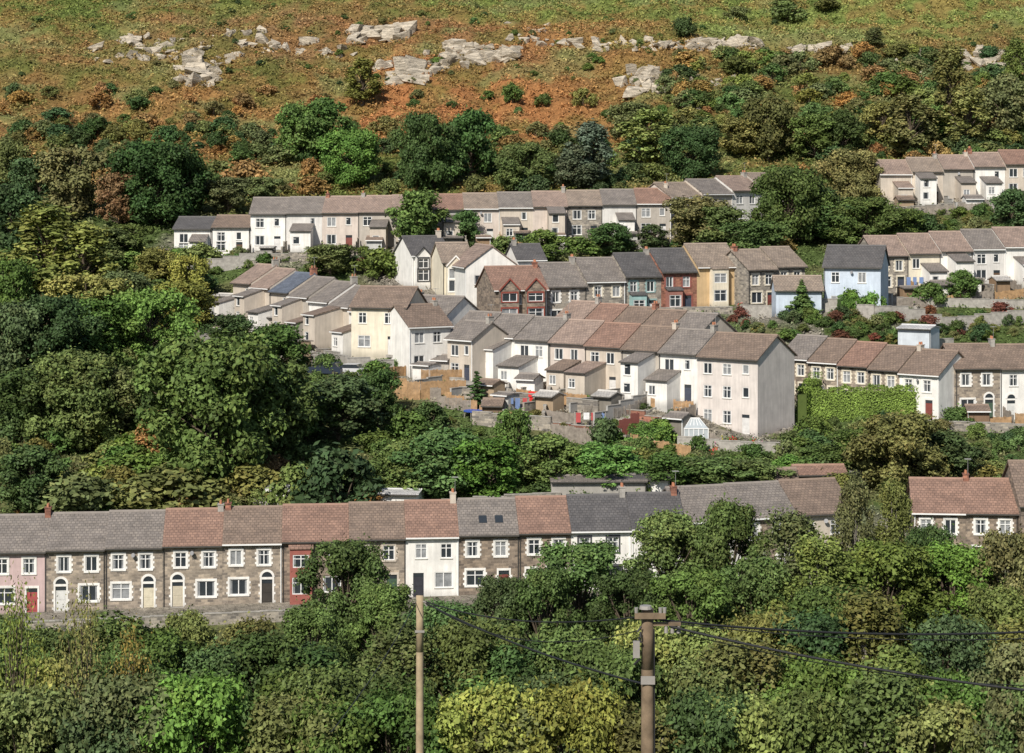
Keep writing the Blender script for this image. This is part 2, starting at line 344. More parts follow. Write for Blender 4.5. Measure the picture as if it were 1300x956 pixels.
ORG=(.40,.175,.07); BRN=(.26,.155,.075); GRN=(.14,.19,.045); YGN=(.21,.26,.07); DGN=(.07,.10,.03); OLV=(.14,.155,.045); SAND=(.29,.19,.075)
blobs=[(200,5,260,20,GRN),(100,50,130,35,SAND),(30,100,90,30,OLV),(350,40,170,30,BRN),(480,110,90,60,ORG),(620,125,160,50,ORG),(700,85,130,45,ORG),(560,3,300,14,GRN),(900,12,400,22,YGN),(1150,22,200,25,YGN),
(60,150,160,50,(.30,.18,.07)),(260,160,140,60,(.33,.18,.065)),(330,100,100,25,OLV),(560,45,120,25,BRN),(900,100,200,45,OLV),(1100,80,200,40,(.19,.175,.065)),(1000,50,200,15,SAND),(300,225,300,30,OLV),(900,225,400,25,OLV),(1100,150,200,40,DGN),(1250,60,90,30,(.24,.16,.06)),(620,60,60,20,BRN)]
def groundcol(x,y,z):
    u=CX+F*x/np.maximum(y,60); v=HZ-F*z/np.maximum(y,60)
    u2=u+(fbm(x/16,y/16,21)-.5)*200; v2=v+(fbm(x/14,y/14,33)-.5)*90
    acc=np.zeros(x.shape+(3,)); den=np.zeros(x.shape)+.02
    acc+=np.array(OLV)*.02
    for bx,by,rx,ry,c in blobs:
        w=np.exp(-((u2-bx)/rx)**2-((v2-by)/ry)**2); acc+=w[...,None]*np.array(c); den+=w
    hill=acc/den[...,None]
    n=fbm(x/5,y/5,41); m=np.clip((n-.48)*7,0,1)[...,None]
    hill=hill*(1-.5*m)+np.array((.10,.15,.035))*.5*m
    n2=fbm(x/3.5,y/3.5,47); m2=np.clip((n2-.50)*8,0,1)[...,None]
    hill=hill*(1-.5*m2)+np.array((.31,.16,.065))*.5*m2
    n3=fbm(x/11,y/8,61); m3=np.clip((n3-.58)*9,0,1)[...,None]
    hill=hill*(1-.5*m3)+np.array((.22,.25,.10))*.5*m3
    low=np.array((.09,.13,.04))*(1-m*.6)+np.array((.18,.165,.08))*m*.6
    t=np.clip((v-250)/30,0,1)[...,None]
    col=hill*(1-t)+low*t
    hd=hdist(x,y); k=np.clip(1-(hd-1.5)/3.5,0,1)*(fbm(x/2.5,y/2.5,55)>.40)
    col=col*(1-k[...,None])+np.array((.25,.225,.19))*k[...,None]
    hd=hdist(x,y,1); k=np.clip(1-(hd-.2)/1.,0,1)*(fbm(x/2.,y/2.,57)>.50)*.9
    col=col*(1-k[...,None])+np.array((.30,.27,.22))*k[...,None]
    return col
def axis(dense0,dense1,step,far0,far1):
    a=list(np.arange(dense0,dense1+.01,step)); s=step; v=dense1; out=[]
    while v<far1: s*=1.25; v+=s; out.append(v)
    s=step; v=dense0; o2=[]
    while v>far0: s*=1.25; v-=s; o2.append(v)
    return np.array(o2[::-1]+a+out)
ax=axis(-115,115,.9,-900,900); ay=axis(185,490,.9,-280,1450)
TX,TY=np.meshgrid(ax,ay); TZ=full_z(TX,TY); nx=len(ax); ny=len(ay)
V=np.stack([TX,TY,TZ],-1).reshape(-1,3)
idx=np.arange(nx*ny).reshape(ny,nx)
Q=np.stack([idx[:-1,:-1],idx[:-1,1:],idx[1:,1:],idx[1:,:-1]],-1).reshape(-1,4)
tc_=groundcol(V[:,0],V[:,1],V[:,2])
m,nt,b=nodes('hillside_ground')
at=N(nt,'ShaderNodeAttribute'); at.attribute_name='tint'; g_=N(nt,'ShaderNodeNewGeometry')
f1=ramp(nt,noise(nt,g_.outputs['Position'],.9,5,.7),.5,1.25); f2=ramp(nt,noise(nt,g_.outputs['Position'],4.,3,.7),.75,1.15)
mm=N(nt,'ShaderNodeMath',operation='MULTIPLY'); nt.links.new(f1,mm.inputs[0]); nt.links.new(f2,mm.inputs[1])
nt.links.new(mulcol(nt,at.outputs['Color'],mm.outputs[0]),b.inputs['Base Color']); b.inputs['Roughness'].default_value=1; b.inputs['Specular IOR Level'].default_value=.1
bump(nt,b,noise(nt,g_.outputs['Position'],1.6,4,.7),.9,.5)
me=mesh_np('hillside_terrain',V,Q,[m],col=tc_); me.polygons.foreach_set('use_smooth',[True]*len(Q))
link(bpy.data.objects.new('hillside_terrain',me))

# ------------------------------------------------------------------ house construction
def wmat(w,dark=False):
    if w==ST: return STONE
    if w==ST2: return STONE2
    if w==STG: return STONEG
    if w==BK: return BRICK
    if w=='red': return RED
    return m_render(w)
def panel(mb,fr,Wd,z0,z1,ops,r=.13,m=0,u00=0.):
    O,U,Nn=fr
    ops=[o for o in ops if o[1]<=u00+Wd+.001]
    us_=sorted(set([u00,u00+Wd]+[o[0] for o in ops]+[o[1] for o in ops])); zs=sorted(set([z0,z1]+[o[2] for o in ops]+[o[3] for o in ops]))
    pt=lambda u,k,z:(O[0]+U[0]*u+Nn[0]*k,O[1]+U[1]*u+Nn[1]*k,O[2]+z)
    for i in range(len(us_)-1):
        for j in range(len(zs)-1):
            uc=(us_[i]+us_[i+1])/2; zc_=(zs[j]+zs[j+1])/2
            if any(o[0]<uc<o[1] and o[2]<zc_<o[3] for o in ops): continue
            mb.poly([pt(us_[i],0,zs[j]),pt(us_[i+1],0,zs[j]),pt(us_[i+1],0,zs[j+1]),pt(us_[i],0,zs[j+1])],m)
    for o in ops:
        a,b_,c,d_=o[:4]
        mb.poly([pt(a,0,c),pt(a,0,d_),pt(a,-r,d_),pt(a,-r,c)],m); mb.poly([pt(b_,0,d_),pt(b_,0,c),pt(b_,-r,c),pt(b_,-r,d_)],m)
        mb.poly([pt(a,0,d_),pt(b_,0,d_),pt(b_,-r,d_),pt(a,-r,d_)],m); mb.poly([pt(b_,0,c),pt(a,0,c),pt(a,-r,c),pt(b_,-r,c)],m)
def window(mb,fr,o,dark=0):
    a,b_,c,d_=o[:4]; O,U,Nn=fr; t=.075
    pt=lambda u,k,z:(O[0]+U[0]*u+Nn[0]*k,O[1]+U[1]*u+Nn[1]*k,O[2]+z)
    cur=random.random()
    gm=1 if cur<.72 else 2
    mb.poly([pt(a,-.11,c),pt(b_,-.11,c),pt(b_,-.11,d_),pt(a,-.11,d_)],gm)
    mb.fbox(fr,a,a+t,-.10,-.03,c,d_,0); mb.fbox(fr,b_-t,b_,-.10,-.03,c,d_,0)
    mb.fbox(fr,a+t,b_-t,-.10,-.03,c,c+t,0); mb.fbox(fr,a+t,b_-t,-.10,-.03,d_-t,d_,0)
    mid=(a+b_)/2
    if b_-a>.95: mb.fbox(fr,mid-.04,mid+.04,-.098,-.035,c+t,d_-t,0)
    if random.random()<.6:
        zz=c+(d_-c)*.68
        mb.fbox(fr,a+t,mid-.042,-.096,-.04,zz-.03,zz+.03,0)
        if b_-a>.95: mb.fbox(fr,mid+.042,b_-t,-.096,-.04,zz-.03,zz+.03,0)
    if gm==1 and random.random()<.6:   # drawn curtains at the sides, just inside the glass line
        mb.fbox(fr,a+t,a+t+.16,-.108,-.102,c+t,d_-t,2); mb.fbox(fr,b_-t-.16,b_-t,-.108,-.102,c+t,d_-t,2)
def surround(mb,fr,o,door=False,tooth=True):
    a,b_,c,d_=o[:4]; k=.15
    mb.fbox(fr,a-k,a,.002,.04,c,d_,0); mb.fbox(fr,b_,b_+k,.002,.04,c,d_,0); mb.fbox(fr,a-k,b_+k,.002,.045,d_,d_+.2,0)
    if not door: mb.fbox(fr,a-k,b_+k,.002,.08,c-.12,c,0)
    if tooth:
        n=3
        for i in range(n):
            z=c+(d_-c)*(i+.15)/n
            mb.fbox(fr,a-k-.12,a-k,.002,.038,z,z+.2,0); mb.fbox(fr,b_+k,b_+k+.12,.002,.038,z,z+.2,0)
def layout(lay,w,H,flip):
    up=(H-2.0,H-.72); lo=(.85,2.2); o=[]
    if lay=='A':
        o=[(.13*w,.13*w+1.0)+up+('w',),(.60*w,.60*w+1.0)+up+('w',),(.12*w,.12*w+1.55)+lo+('w',),(.66*w,.66*w+.92,.05,2.15,'d')]
    elif lay=='R':
        q=random.random()
        o=[(.14*w,.14*w+1.25)+up+('w',),(.12*w,.12*w+1.4)+lo+('w',),(.66*w,.66*w+.9,.05,2.1,'d')]
        if q<.6: o.append((.66*w,.66*w+.75)+(up[0]+.2,up[1])+('w',))
        else: o.append((.58*w,.58*w+1.1)+up+('w',))
    elif lay=='T3':
        for (za,zb) in ((1.0,2.4),(3.7,5.0),(6.2,7.4)):
            o.append((.10*w,.10*w+1.1,za,zb,'w')); o.append((.42*w,.42*w+1.1,za,zb,'w'))
            if za>3: o.append((.75*w,.75*w+.8,za+.2,zb,'w'))
        o.append((.74*w,.74*w+.95,.05,2.1,'d'))
    if flip: o=[(w-b_,w-a,c,d_,k) for a,b_,c,d_,k in o]
    return o
DC=[(.6,.6,.58),(.62,.61,.6),(.2,.06,.05),(.06,.07,.10),(.06,.10,.07),(.12,.07,.04)]
def house(h):
    w,d,H=h['w'],h['d'],h['H']; t=math.tan(math.radians(h['pitch'])); fd=h['found']
    root=bpy.data.objects.new(h['name'],None); link(root); root.empty_display_size=1
    root.location=h['o']; root.rotation_euler=(0,0,h['yaw'])
    e=.003; Wm=wmat(h['wall']); fr=((0,0,0),(1,0,0),(0,-1,0))
    ops=layout(h['lay'],w,H,h.get('flip')) 
    bay=h.get('bay'); bays=[]
    if bay: bays.append(bay)
    if h.get('bay2'):
        bw=w*.36
        bays=[dict(x=.07,w=bw,out=.8,h=H,wall=h['wall'],bt=h['bt']),dict(x=.57,w=bw,out=.8,h=H,wall=h['wall'],bt=h['bt'])]
        ops.append((w*.5-.42,w*.5+.12,H-1.9,H-.7,'w'))
    for bb in bays:
        bx0=bb['x']*w; bx1=bx0+bb['w']
        ops=[o for o in ops if o[1]<bx0-.02 or o[0]>bx1+.02 or o[2]>bb['h']+.3]
    ext=h.get('ext')
    if ext:
        ex0=ext['x']*w; ex1=min(ex0+ext['w'],w-.05)
        ops=[o for o in ops if o[1]<ex0-.02 or o[0]>ex1+.02 or o[2]>ext['h']+.55]
    mb=MB()
    fr0=((0,0,0),(1,0,0),(0,-1,0))
    panel(mb,fr0,w-2*e,-fd,H,ops,u00=e)
    panel(mb,((w,d,0),(-1,0,0),(0,1,0)),w-2*e,-fd+0,H,[],u00=e)
    frL=((e,d,0),(0,-1,0),(-1,0,0)); frR=((w-e,0,0),(0,1,0),(1,0,0))
    sR=[s+('w',) for s in h.get('sideR',[])]; sL=[s+('w',) for s in h.get('sideL',[])]
    panel(mb,frL,d,-fd,H,sL); panel(mb,frR,d,-fd,H,sR)
    mb.poly([(e,d,H),(e,0,H),(e,d/2,H+t*d/2)]); mb.poly([(w-e,0,H),(w-e,d,H),(w-e,d/2,H+t*d/2)])
    wi=MB(); tr=MB(); dr=MB()
    tm=h.get('trim')
    for k_,(f_,os_) in enumerate(((fr,ops),(frR,sR),(frL,sL))):
        for o in os_:
            if o[4]=='w':
                window(wi,f_,o)
                if tm: surround(tr,f_,o,tooth=h['wall'] in (ST,ST2,STG,BK))
                else: wi.fbox(f_,o[0]-.06,o[1]+.06,.002,.08,o[2]-.07,o[2],3)
            else:
                dr.fbox(f_,o[0],o[1],-.11,-.06,o[2],o[3]-.35,0)
                wi.fbox(f_,o[0],o[1],-.11,-.05,o[3]-.35,o[3],1)
                dr.fbox(f_,o[0]+.12,o[1]-.12,-.058,-.04,o[2]+.2,o[2]+.8,0); dr.fbox(f_,o[0]+.12,o[1]-.12,-.058,-.04,o[2]+.95,o[2]+1.55,0)
                dr.fbox(f_,o[0]-.1,o[1]+.1,.002,.35,-.25,.04,1)
                if tm: surround(tr,f_,o,True,h['wall'] in (ST,ST2,STG,BK))
                if h.get('arch'):
                    cx=(o[0]+o[1])/2; cz=o[3]+.2; r0=(o[1]-o[0])/2; r1=r0+.2
                    for i in range(8):
                        a0=math.pi*i/8; a1=math.pi*(i+1)/8
                        q=[(cx+r*math.cos(a),-.05,cz+r*math.sin(a)) for r,a in ((r0,a0),(r1,a0),(r1,a1),(r0,a1))]
                        tr.poly(q); tr.poly([(q[1][0],-.05,q[1][2]),(q[1][0],0,q[1][2]),(q[2][0],0,q[2][2]),(q[2][0],-.05,q[2][2])])
                        wi.poly([(cx,-.012,cz),(cx+r0*math.cos(a0),-.012,cz+r0*math.sin(a0)),(cx+r0*math.cos(a1),-.012,cz+r0*math.sin(a1))],1)
    # roof
    rm=m_roof(h['roof']); ro=MB(); ov=.34; th=.13; x0=-h['eL']; x1=w+h['eR']
    if h['eL']<0: x0=.002
    if h['eR']<0: x1=w-.002
    zr=H+t*d/2
    ro.prism([(-ov,H-ov*t+.02),(d/2,zr+.02),(d+ov,H-ov*t+.02),(d+ov,H-ov*t+.02+th),(d/2,zr+.02+th),(-ov,H-ov*t+.02+th)],x0,x1)
    rd=MB(); rd.prism([(d/2-.16,zr+th-.05),(d/2+.16,zr+th-.05),(d/2,zr+th+.13)],x0+.004,x1-.004)
    gt=MB(); gt.box(x0+.003,x1-.003,-ov-.11,-ov-.004,H-ov*t-.06,H-ov*t+.06)
    if random.random()<.8:
        gx_=w-.12 if random.random()<.5 else .06
        gt.box(gx_,gx_+.075,-.10,-.02,-.3,H-.15)
    if h.get('skyl'):
        for xx in (.35,.62):
            ya=1.0; yb=1.9
            wi.poly([(w*xx,ya,H+ya*t+.19),(w*xx+.7,ya,H+ya*t+.19),(w*xx+.7,yb,H+yb*t+.19),(w*xx,yb,H+yb*t+.19)],1)
    # extension
    if ext:
        l=ext['l']; eh=ext['h']; rise=.9
        fe=((0,-l,0),(1,0,0),(0,-1,0)); eo=[]
        if ex1-ex0>1.6:
            eo=[(ex0+.35,ex0+1.3,1.0,2.05,'w')]
            if eh>3.6: eo.append((ex0+.45,ex0+1.35,2.75 if eh<4.1 else 2.9,eh-.15,'w'))
        xm=MB(); panel(xm,fe,ex1-ex0,-fd,eh,eo,u00=ex0)
        xm.poly([(ex0,-l,-fd),(ex0,-l,eh),(ex0,-.002,eh+rise),(ex0,-.002,-fd)]); xm.poly([(ex1,-l,-fd),(ex1,-.002,-fd),(ex1,-.002,eh+rise),(ex1,-l,eh)])
        for o in eo: window(wi,fe,o); wi.fbox(fe,o[0]-.06,o[1]+.06,.002,.08,o[2]-.07,o[2],3)
        xm.obj('extension_walls',[wmat(ext['wall'])],root)
        xr=MB(); xr.prism([(-l-.2,eh-.05),(-.004,eh+rise+.01),(-.004,eh+rise+.12),(-l-.2,eh+.06)],ex0-.12,ex1+.12); xr.obj('extension_roof',[m_roof(ext['roof'])],root)
        gt.box(ex0-.1,ex1+.1,-l-.3,-l-.205,eh-.08,eh+.03)
    for bb in bays:
        bx0=bb['x']*w; bx1=bx0+bb['w']; out=bb['out']; bh=bb['h']
        fb=((0,-out,0),(1,0,0),(0,-1,0)); bo=[]
        bo.append((bx0+.2,bx1-.2,.8,2.25,'w'))
        if bh>3.8: bo.append((bx0+.25,bx1-.25,bh-1.75 if bh<4.5 else 3.1,bh-.5,'w'))
        xm=MB(); panel(xm,fb,bx1-bx0,-fd,bh,bo,u00=bx0)
        xm.poly([(bx0,-out,-fd),(bx0,-out,bh),(bx0,-.002,bh),(bx0,-.002,-fd)]); xm.poly([(bx1,-out,-fd),(bx1,-.002,-fd),(bx1,-.002,bh),(bx1,-out,bh)])
        for o in bo:
            window(wi,fb,o)
            if bb.get('bt'): surround(tr,fb,o,tooth=False)
        bm=wmat(bb['wall'])
        if bb.get('flat'):
            xr=MB(); xr.prism([(-out-.15,bh),(-.004,bh+.35),(-.004,bh+.45),(-out-.15,bh+.1)],bx0-.12,bx1+.12); xr.obj('bay_roof',[rm],root)
        else:
            tb=1.05; bw=bx1-bx0; cx=(bx0+bx1)/2; zt_=bh+tb*bw/2
            xm.poly([(bx0,-out,bh),(bx1,-out,bh),(cx,-out,zt_)])
            xr=MB(); yb=min(d/2,(zt_-H)/t)
            for sg,xe in ((-1,bx0-.15),(1,bx1+.15)):
                zl=bh-.15*tb
                a=[(xe,-out-.15,zl+.03),(cx,-out-.15,zt_+.03),(cx,yb,zt_+.03),(xe,yb*.05,zl+.03)]
                bq=[(x,y,z+.1) for x,y,z in a]
                xr.poly(a); xr.poly(bq[::-1]); xr.poly([a[0],a[1],bq[1],bq[0]]); xr.poly([a[0],bq[0],bq[3],a[3]])
                bt=[(xe,-out-.17,zl-.12),(cx,-out-.17,zt_-.12),(cx,-out-.17,zt_+.12),(xe,-out-.17,zl+.12)]
                tr.poly(bt); tr.poly([(x,y+.06,z) for x,y,z in bt])
            xr.obj('gable_roof',[rm],root)
        xm.obj('bay_window_walls',[bm],root)
    # chimney
    if h.get('chim',1) and random.random()<.42:
        ch=MB(); cx=w-.3 if random.random()<.6 else .35
        hh=random.uniform(.4,.8); ch.box(cx-.25,cx+.25,d/2-.4,d/2+.4,zr-.4,zr+hh,0); ch.box(cx-.3,cx+.3,d/2-.45,d/2+.45,zr+hh,zr+hh+.1,0)
        for yy in (-.2,.2): ch.cyl((cx,d/2+yy,zr+hh+.1),(cx,d/2+yy,zr+hh+.4),.12,.1,8,1)
        if random.random()<.6:
            ch.cyl((cx+.2,d/2,zr+hh),(cx+.2,d/2,zr+hh+1.5),.02,.015,5,2)
            for q in range(4): ch.box(cx+.2-.3,cx+.2+.3,d/2-.3+q*.2,d/2-.285+q*.2,zr+hh+1.4,zr+hh+1.42,2)
        ch.obj('chimney',[random.choice([BRICK,CONC,CONC,m_render(BG)]),m_plain('clay_pot',(.42,.18,.10),.8),m_plain('aerial_metal',(.3,.3,.3),.5)],root)
    if random.random()<.18 and h['lay']!='N':
        ds=MB(); ds.cyl((w*.5,-.3,H-.75),(w*.5-.04,-.36,H-.73),.18,.20,12,0); ds.cyl((w*.5,0,H-.8),(w*.5,-.3,H-.75),.02,.02,5,0)
        ds.obj('satellite_dish',[m_plain('dish_grey',(.25,.25,.26),.5)],root)
    mb.obj('walls',[Wm],root); ro.obj('roof',[rm],root)
    rd.obj('ridge_tiles',[m_plain('ridge_tile',tuple(min(1,c*1.1) for c in h['roof']),.8)],root)
    gt.obj('gutter',[GUT if random.random()<.6 else UPVC],root)
    if wi.v: wi.obj('windows',[UPVC,GLASS,GLASSC,SILL],root)
    if dr.v: dr.obj('door',[m_plain('door_paint',h.get('dc') or random.choice(DC),.45),CONC],root)
    if tr.v: tr.obj('trim',[m_render(h.get('bt') or tm or W)],root)
    return root
for h in HS: house(h)

# ------------------------------------------------------------------ trees
def leaves(C,Nrm,size,r,asp=.6):
    n=len(C); Nrm=Nrm/np.linalg.norm(Nrm,axis=1,keepdims=True)
    R=r.normal(size=(n,3)); T=np.cross(Nrm,R); T/=np.linalg.norm(T,axis=1,keepdims=True)+1e-9; B=np.cross(Nrm,T)
    s=size[:,None]
    V=np.stack([C+T*s,C+B*s*asp,C-T*s,C-B*s*asp],1).reshape(-1,3)
    return V,np.arange(4*n).reshape(n,4)
def cylnp(p0,p1,r0,r1,k=6):
    p0=np.array(p0,float); p1=np.array(p1,float); a=p1-p0; a/=np.linalg.norm(a)+1e-9
    t=np.cross(a,[.3,.9,.1]); t/=np.linalg.norm(t); b=np.cross(a,t); w=np.arange(k)*2*math.pi/k
    ring=lambda p,r:p+r*(np.cos(w)[:,None]*t+np.sin(w)[:,None]*b)
    V=np.concatenate([ring(p0,r0),ring(p1,r1)]); i=np.arange(k); j=(i+1)%k
    return V,np.stack([i,j,k+j,k+i],1)
PROTO={}
def gen_tree(key,seed,H,R,zb,nl,nleaf,leaf,shape='round',bark=BARK,lob=(.24,.42),stray=.22):
    r=np.random.default_rng(seed); cs=[]; lr=[]
    for i in range(nl):
        t=(i+r.uniform(0,1))/nl
        if shape=='round': pr=math.sqrt(max(.05,1-(1.75*t-.85)**2)); k=1
        elif shape=='birch': pr=.35+.65*math.sin(math.pi*min(1,t*1.02))**.8*(1-.35*t); k=.8
        elif shape=='cone': pr=(1-t)*1.0+.03; k=(1-t)*.8+.25
        elif shape=='bush': pr=math.sqrt(max(.05,1-t*t)); k=1
        ang=i*2.4+r.uniform(-.6,.6); l=R*r.uniform(*lob)*k*r.choice([.65,1.,1.,1.2])
        rad=max(0,R*pr*math.sqrt(r.uniform(.12,1))-l*.5)
        z=zb+(H-zb)*t; z=min(z,H-l*.7); z=max(z,zb*.6+l*.4)
        cs.append((rad*math.cos(ang),rad*math.sin(ang),z)); lr.append(l)
    cs=np.array(cs); lr=np.array(lr)
    pr=lr**2/np.sum(lr**2); li=r.choice(nl,size=nleaf,p=pr)
    dr=r.normal(size=(nleaf,3)); dr[:,2]+=.25; dr/=np.linalg.norm(dr,axis=1,keepdims=True)
    # twiggy secondary outline
    lum=.62+.62*np.mod(np.sin(np.round(dr*2.6).dot([12.9,78.2,37.7])+li*3.3)*4375.5,1.0)
    rr=r.uniform(.2,1,nleaf)**.45*lum
    sm=r.uniform(size=nleaf)<stray; rr=np.where(sm,rr*r.uniform(1.0,1.55,nleaf),rr)
    sc=np.array([1,1,.8 if shape!='birch' else 1.15])
    C=cs[li]+dr*sc*(lr[li]*rr)[:,None]
    if shape=='birch': C[:,2]-=r.exponential(.35,nleaf)*(C[:,2]/H)
    C[:,2]=np.maximum(C[:,2],.05)
    Nn=dr+r.normal(size=(nleaf,3))*.6+np.array([0,-.0,.3])
    V,Q=leaves(C,Nn,leaf*r.uniform(.5,1.3,nleaf),r)
    tl=r.uniform(.75,1.25,nl)[li]*r.uniform(.62,1.4,nleaf)
    yl=1+.22*r.uniform(0,1,nl)[li]*r.uniform(0,1,nleaf)
    c=np.stack([tl*yl,tl,tl*.9],1); c=np.repeat(c,4,0)
    Vs=[V]; Qs=[Q]; cols=[c]; off=len(V); mi=[0]*len(Q)
    br=[]
    tb=max(.12,H*.022)
    if shape!='bush': br.append(((0,0,-1.0),(0,0,H*.45),tb*1.3,tb*.8)); br.append(((0,0,H*.45),(R*.05,0,H*.88),tb*.8,tb*.2))
    for cc,l in zip(cs,lr):
        z0=min(H*.8,max(.05,cc[2]*.55)); br.append(((0,0,z0 if shape!='bush' else 0),tuple(cc),tb*.45,tb*.12))
    for a,b_,r0,r1 in br:
        v,q=cylnp(a,b_,r0,r1); Vs.append(v); Qs.append(q+off); off+=len(v); mi+=[1]*len(q); cols.append(np.ones((len(v),3)))
    me=mesh_np(key,np.concatenate(Vs),np.concatenate(Qs),[LEAF,bark],mi,np.concatenate(cols))
    z=np.percentile(C[:,2],99.6); rad=np.percentile(np.hypot(C[:,0],C[:,1]),96)
    PROTO[key]=(me,z,rad*2)
for i in range(4): gen_tree('round%d'%i,20+i,10,4.6,1.4,34,12000,.25,lob=(.2,.38))
for i in range(3): gen_tree('big%d'%i,120+i,12,7.5,.8,60,32000,.24,lob=(.14,.3))
for i in range(3): gen_tree('birch%d'%i,40+i,11,3.0,1.8,34,7500,.19,'birch',BARK,(.2,.36))
gen_tree('cone0',50,8,2.0,.3,34,7500,.18,'cone',stray=.1); gen_tree('cone1',51,8,1.6,.2,34,7500,.16,'cone',stray=.1)
for i in range(4): gen_tree('bush%d'%i,60+i,3,2.2,.3,15,2800,.18,'bush')
for i in range(4): gen_tree('near%d'%i,80+i,13,5.0,2.0,56,30000,.168,lob=(.14,.30))
for i in range(2): gen_tree('nearb%d'%i,90+i,13,3.4,2.0,50,17000,.14,'birch',PALEBARK,(.18,.34))
gen_tree('twig0',95,12,4,3,40,5000,.11,'birch',BARK,(.3,.5),.5)
NM=dict(round='broadleaf_tree',big='broadleaf_tree',birch='birch_tree',cone='conifer_tree',bush='shrub',near='broadleaf_tree',nearb='birch_tree',twig='sapling_tree')
DG=(.062,.108,.038); MG=(.098,.16,.045); BGn=(.11,.20,.045); YG=(.19,.225,.065); OL=(.145,.165,.06); GD=(.26,.23,.07); BL=(.105,.15,.10); RB=(.20,.11,.055)
def place(kind,x,y,z,h,w,col,parent=None,name=None):
    if kind=='round' and w>9.5 and h>6: kind='big'
    keys=[k for k in PROTO if k.rstrip('0123456789')==kind]; k=random.choice(keys); me,h0,w0=PROTO[k]
    ob=bpy.data.objects.new(name or NM[kind],me); link(ob)
    ob.location=(x,y,z-.1); ob.scale=(w/w0,w/w0*random.uniform(.9,1.1),h/h0); ob.rotation_euler=(0,0,random.uniform(0,6.28))
    j=random.uniform(.78,1.25); ob.color=(col[0]*j*random.uniform(.86,1.18),col[1]*j,col[2]*j*random.uniform(.85,1.3),1)
    if parent: ob.parent=parent
    return ob
def tb(kind,px,pb,ptop,wpx,col):
    p=hit(px,pb); s=p.y/F; place(kind,p.x,p.y,p.z,(pb-ptop)*s,wpx*s,col)
def td(kind,px,D,ptop,wpx,col):
    x=(px-CX)/F*D; z=float(zt(x,D)); top=-(ptop-HZ)/F*D; place(kind,x,D,z,max(2,top-z),wpx*D/F,col)
# upper band
for a in [('round',378,208,132,60,MG),('round',410,205,125,72,MG),('round',447,237,165,78,BGn),('birch',460,135,75,48,YG),('round',540,243,145,80,DG),('round',598,232,140,62,DG),('round',560,240,175,60,DG),
 ('round',665,243,183,82,MG),('birch',750,243,155,62,BL),('round',735,243,185,70,BL),('birch',825,215,138,72,YG),('round',800,185,130,55,OL),('round',880,230,160,82,DG),('round',940,200,150,60,OL),('round',975,205,125,62,OL),('round',1035,203,145,70,MG),
 ('round',1070,205,140,55,DG),('birch',1155,205,120,70,OL),('birch',1205,165,60,50,OL),('birch',1228,195,110,60,YG),('round',1275,180,95,70,OL),('birch',1290,140,50,40,YG),('round',1120,185,130,60,OL),('round',1180,185,135,60,MG),
 ('bush',870,48,22,34,DG),('bush',998,28,0,50,MG),('bush',1050,14,0,40,OL),('bush',650,132,107,26,MG),('bush',740,134,112,32,OL),('bush',690,135,118,25,MG),('bush',935,25,8,30,OL),('birch',1110,60,35,30,OL),
 ('round',200,285,180,110,DG),('round',245,275,200,60,DG),('round',150,290,220,58,RB),('round',95,280,188,80,OL),('round',50,275,200,70,DG),('birch',62,385,262,125,YG),('birch',105,390,285,90,YG),('round',18,330,235,80,DG),('round',10,250,180,50,OL),
 ('round',130,345,290,80,OL),('round',200,365,315,60,OL),('round',165,330,285,60,MG),('round',240,400,325,50,YG),('round',290,270,225,55,OL),('round',335,262,225,50,OL),('bush',310,250,205,60,SAND),
 ('round',530,322,243,78,MG),('round',590,312,268,40,MG),('bush',480,352,315,60,MG),('round',420,350,310,65,OL),('bush',505,352,325,40,DG),('bush',640,330,300,40,MG),('round',690,338,292,62,MG),('round',775,325,283,62,DG),('bush',735,325,300,50,MG),
 ('round',885,315,250,78,OL),('round',905,318,262,70,MG),('round',955,330,280,72,MG),('round',1000,310,213,95,MG),('round',1035,300,235,80,DG),('round',1080,262,190,82,OL),('round',1100,318,252,100,MG),('round',1145,310,265,60,MG),('round',1060,310,260,80,DG),('bush',1180,300,272,36,DG),('round',1285,295,240,60,DG),
 ('bush',990,320,300,40,GD),('cone',1018,402,357,40,MG),('bush',1180,388,360,46,MG),('round',1222,385,343,44,MG),('bush',1082,400,368,32,BGn),('bush',1108,400,370,34,BGn),('birch',830,320,285,40,DG)]: tb(*a)
